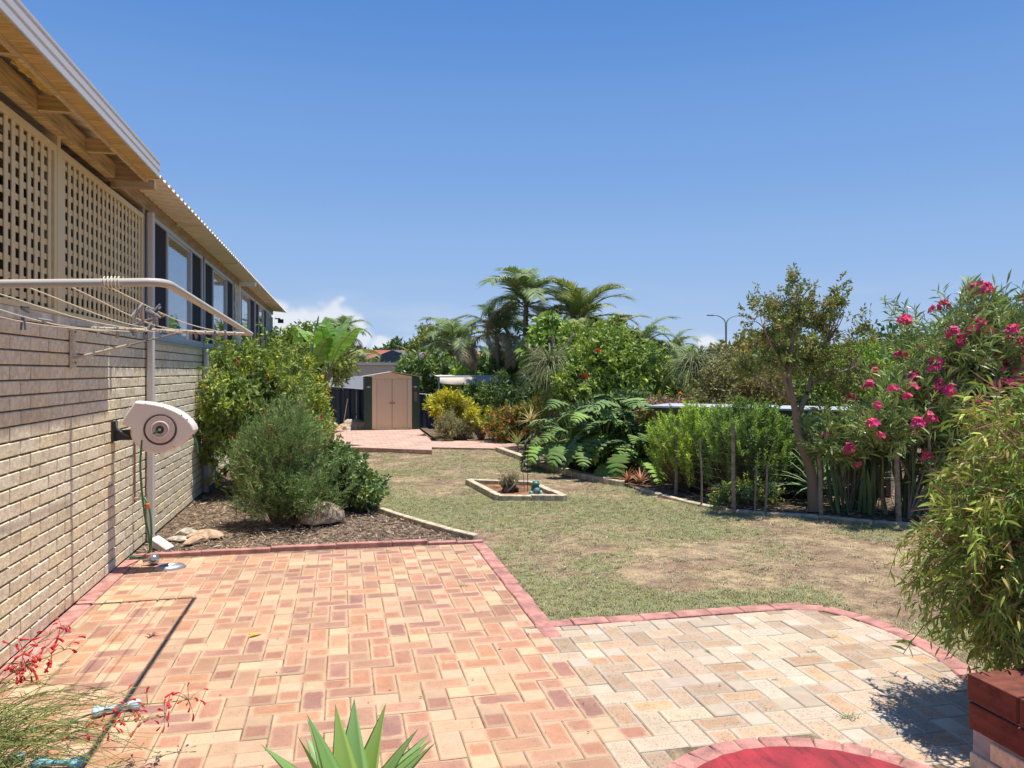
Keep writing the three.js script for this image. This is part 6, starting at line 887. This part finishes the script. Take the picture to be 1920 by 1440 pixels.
// more cover along the wire fence
shrub({ name: 'fence_bush', seed: 340, label: 'low dark bush with yellow tinged leaves between the two short stakes', base: [4.75, 0, -8.3], blobs: [[[0, 0.15, 0], [0.4, 0.16, 0.2]], [[-0.3, 0.12, 0.05], [0.25, 0.14, 0.15]]], twigs: 260, twigLen: 0.15, gap: 0.38, leaf: { n: 8, len: 0.05, asp: 0.45, pal: PAL.dark, oddShare: 0.15, odd: PAL.yellow } });
shrub({ name: 'fence_bush', seed: 341, label: 'dark leafy bush under the tin roof left of the slim tree', base: [5.35, 0, -9.0], blobs: [[[0, 0.55, 0], [0.5, 0.55, 0.35]], [[0.5, 0.5, 0.2], [0.45, 0.5, 0.35]]], twigs: 900, twigLen: 0.18, gap: 0.32, leaf: { n: 8, len: 0.075, asp: 0.4, pal: PAL.dark } });
shrub({ name: 'oleander_branch_bush', seed: 342, label: 'low arching oleander with bright pink clusters in front of the slim tree', base: [5.75, 0, -7.75], wood: [0.24, 0.19, 0.14], blobs: [[[-0.25, 0.95, 0.1], [0.45, 0.28, 0.3]], [[-0.4, 0.75, 0.25], [0.3, 0.2, 0.25]], [[0.15, 0.85, 0], [0.4, 0.35, 0.35]]], twigs: 520, twigLen: 0.2, shell: 0.8, gap: 0.36, up: 0.5, branches: 26, stemR: 0.009, mat: glossLeafMat, leaf: { n: 10, len: 0.11, asp: 0.16, pal: PAL.ole, curve: 0.5, seg: 2, spread: 0.75, along: 0.8 }, flowers: { n: 16, name: 'flower_cluster', geos: pinkCluster, when: P => P.z > 0.1 } });
rosette('agapanthus', 'large arching strap leaved clump beside the tall right fence stake', 'strap plant', [6.0, 0, -7.9], 46, 0.75, 0.05, [[0.16, 0.28, 0.06], [0.24, 0.36, 0.09], [0.12, 0.22, 0.05]], 51, 1.1, 0.25, 0.3);
rosette('agapanthus', 'large arching strap leaved clump hidden at the left of the tall right stake', 'strap plant', [5.6, 0, -8.3], 40, 0.7, 0.05, [[0.14, 0.25, 0.05], [0.2, 0.32, 0.08]], 52, 1.1, 0.15, 0.3);
// dead leaves and specks lying about
{
  const r = rng(345), b = new Buf(); b.leaf(V(-0.02, 0.002, 0), V(1, 0.12, 0).normalize(), V(0, 0, 1), 0.04, 0.018, [1, 1, 1], 0.3, 0.05); const g = b.geo(), list = [];
  for (let k = 0; k < 900; k++) { const x = -0.3 + r() * 7, z = -3.4 - r() * 12; if (!inPoly(x, z, lawnPoly)) continue; const q = 0.4 + r(); list.push([x, -0.004, z, r() * 6.28, (r() - .5) * 0.5, 0.4 + r() * 0.8, r() < 0.5 ? [0.2 * q, 0.13 * q, 0.07 * q] : [0.42 * q, 0.32 * q, 0.18 * q]]); }
  for (let k = 0; k < 260; k++) { const x = -1.7 + r() * 4.9, z = -3 - r() * 4.1; if (x > 1.2 && z < -4.6) continue; const q = 0.3 + r(); list.push([x, 0.004, z, r() * 6.28, (r() - .5) * 0.4, 0.12 + r() * r() * 0.6, [0.22 * q, 0.14 * q, 0.08 * q]]); }
  instanced('leaf_litter', g, new THREE.MeshStandardMaterial({ roughness: 0.9, side: THREE.DoubleSide }), list);
}

shrub({ name: 'leafy_tree', seed: 350, label: 'tall leafy green tree rising between the hibiscus bush and the golden palm', category: 'tree', crownName: 'crown', base: [6.3, 0, -18.2], blobs: [[[0, 2.15, 0], [0.75, 0.65, 0.6]], [[0.7, 1.9, 0], [0.6, 0.6, 0.5]], [[-0.6, 1.7, 0], [0.6, 0.7, 0.5]], [[0, 1.2, 0], [1.0, 0.8, 0.5]]], twigs: 1700, twigLen: 0.28, gap: 0.32, rough: 0.9, shoots: 60, shootLen: 0.4, leaf: { n: 8, len: 0.13, asp: 0.42, pal: PAL.lime, droop: 0.4 } });

renderer.render(scene, camera);
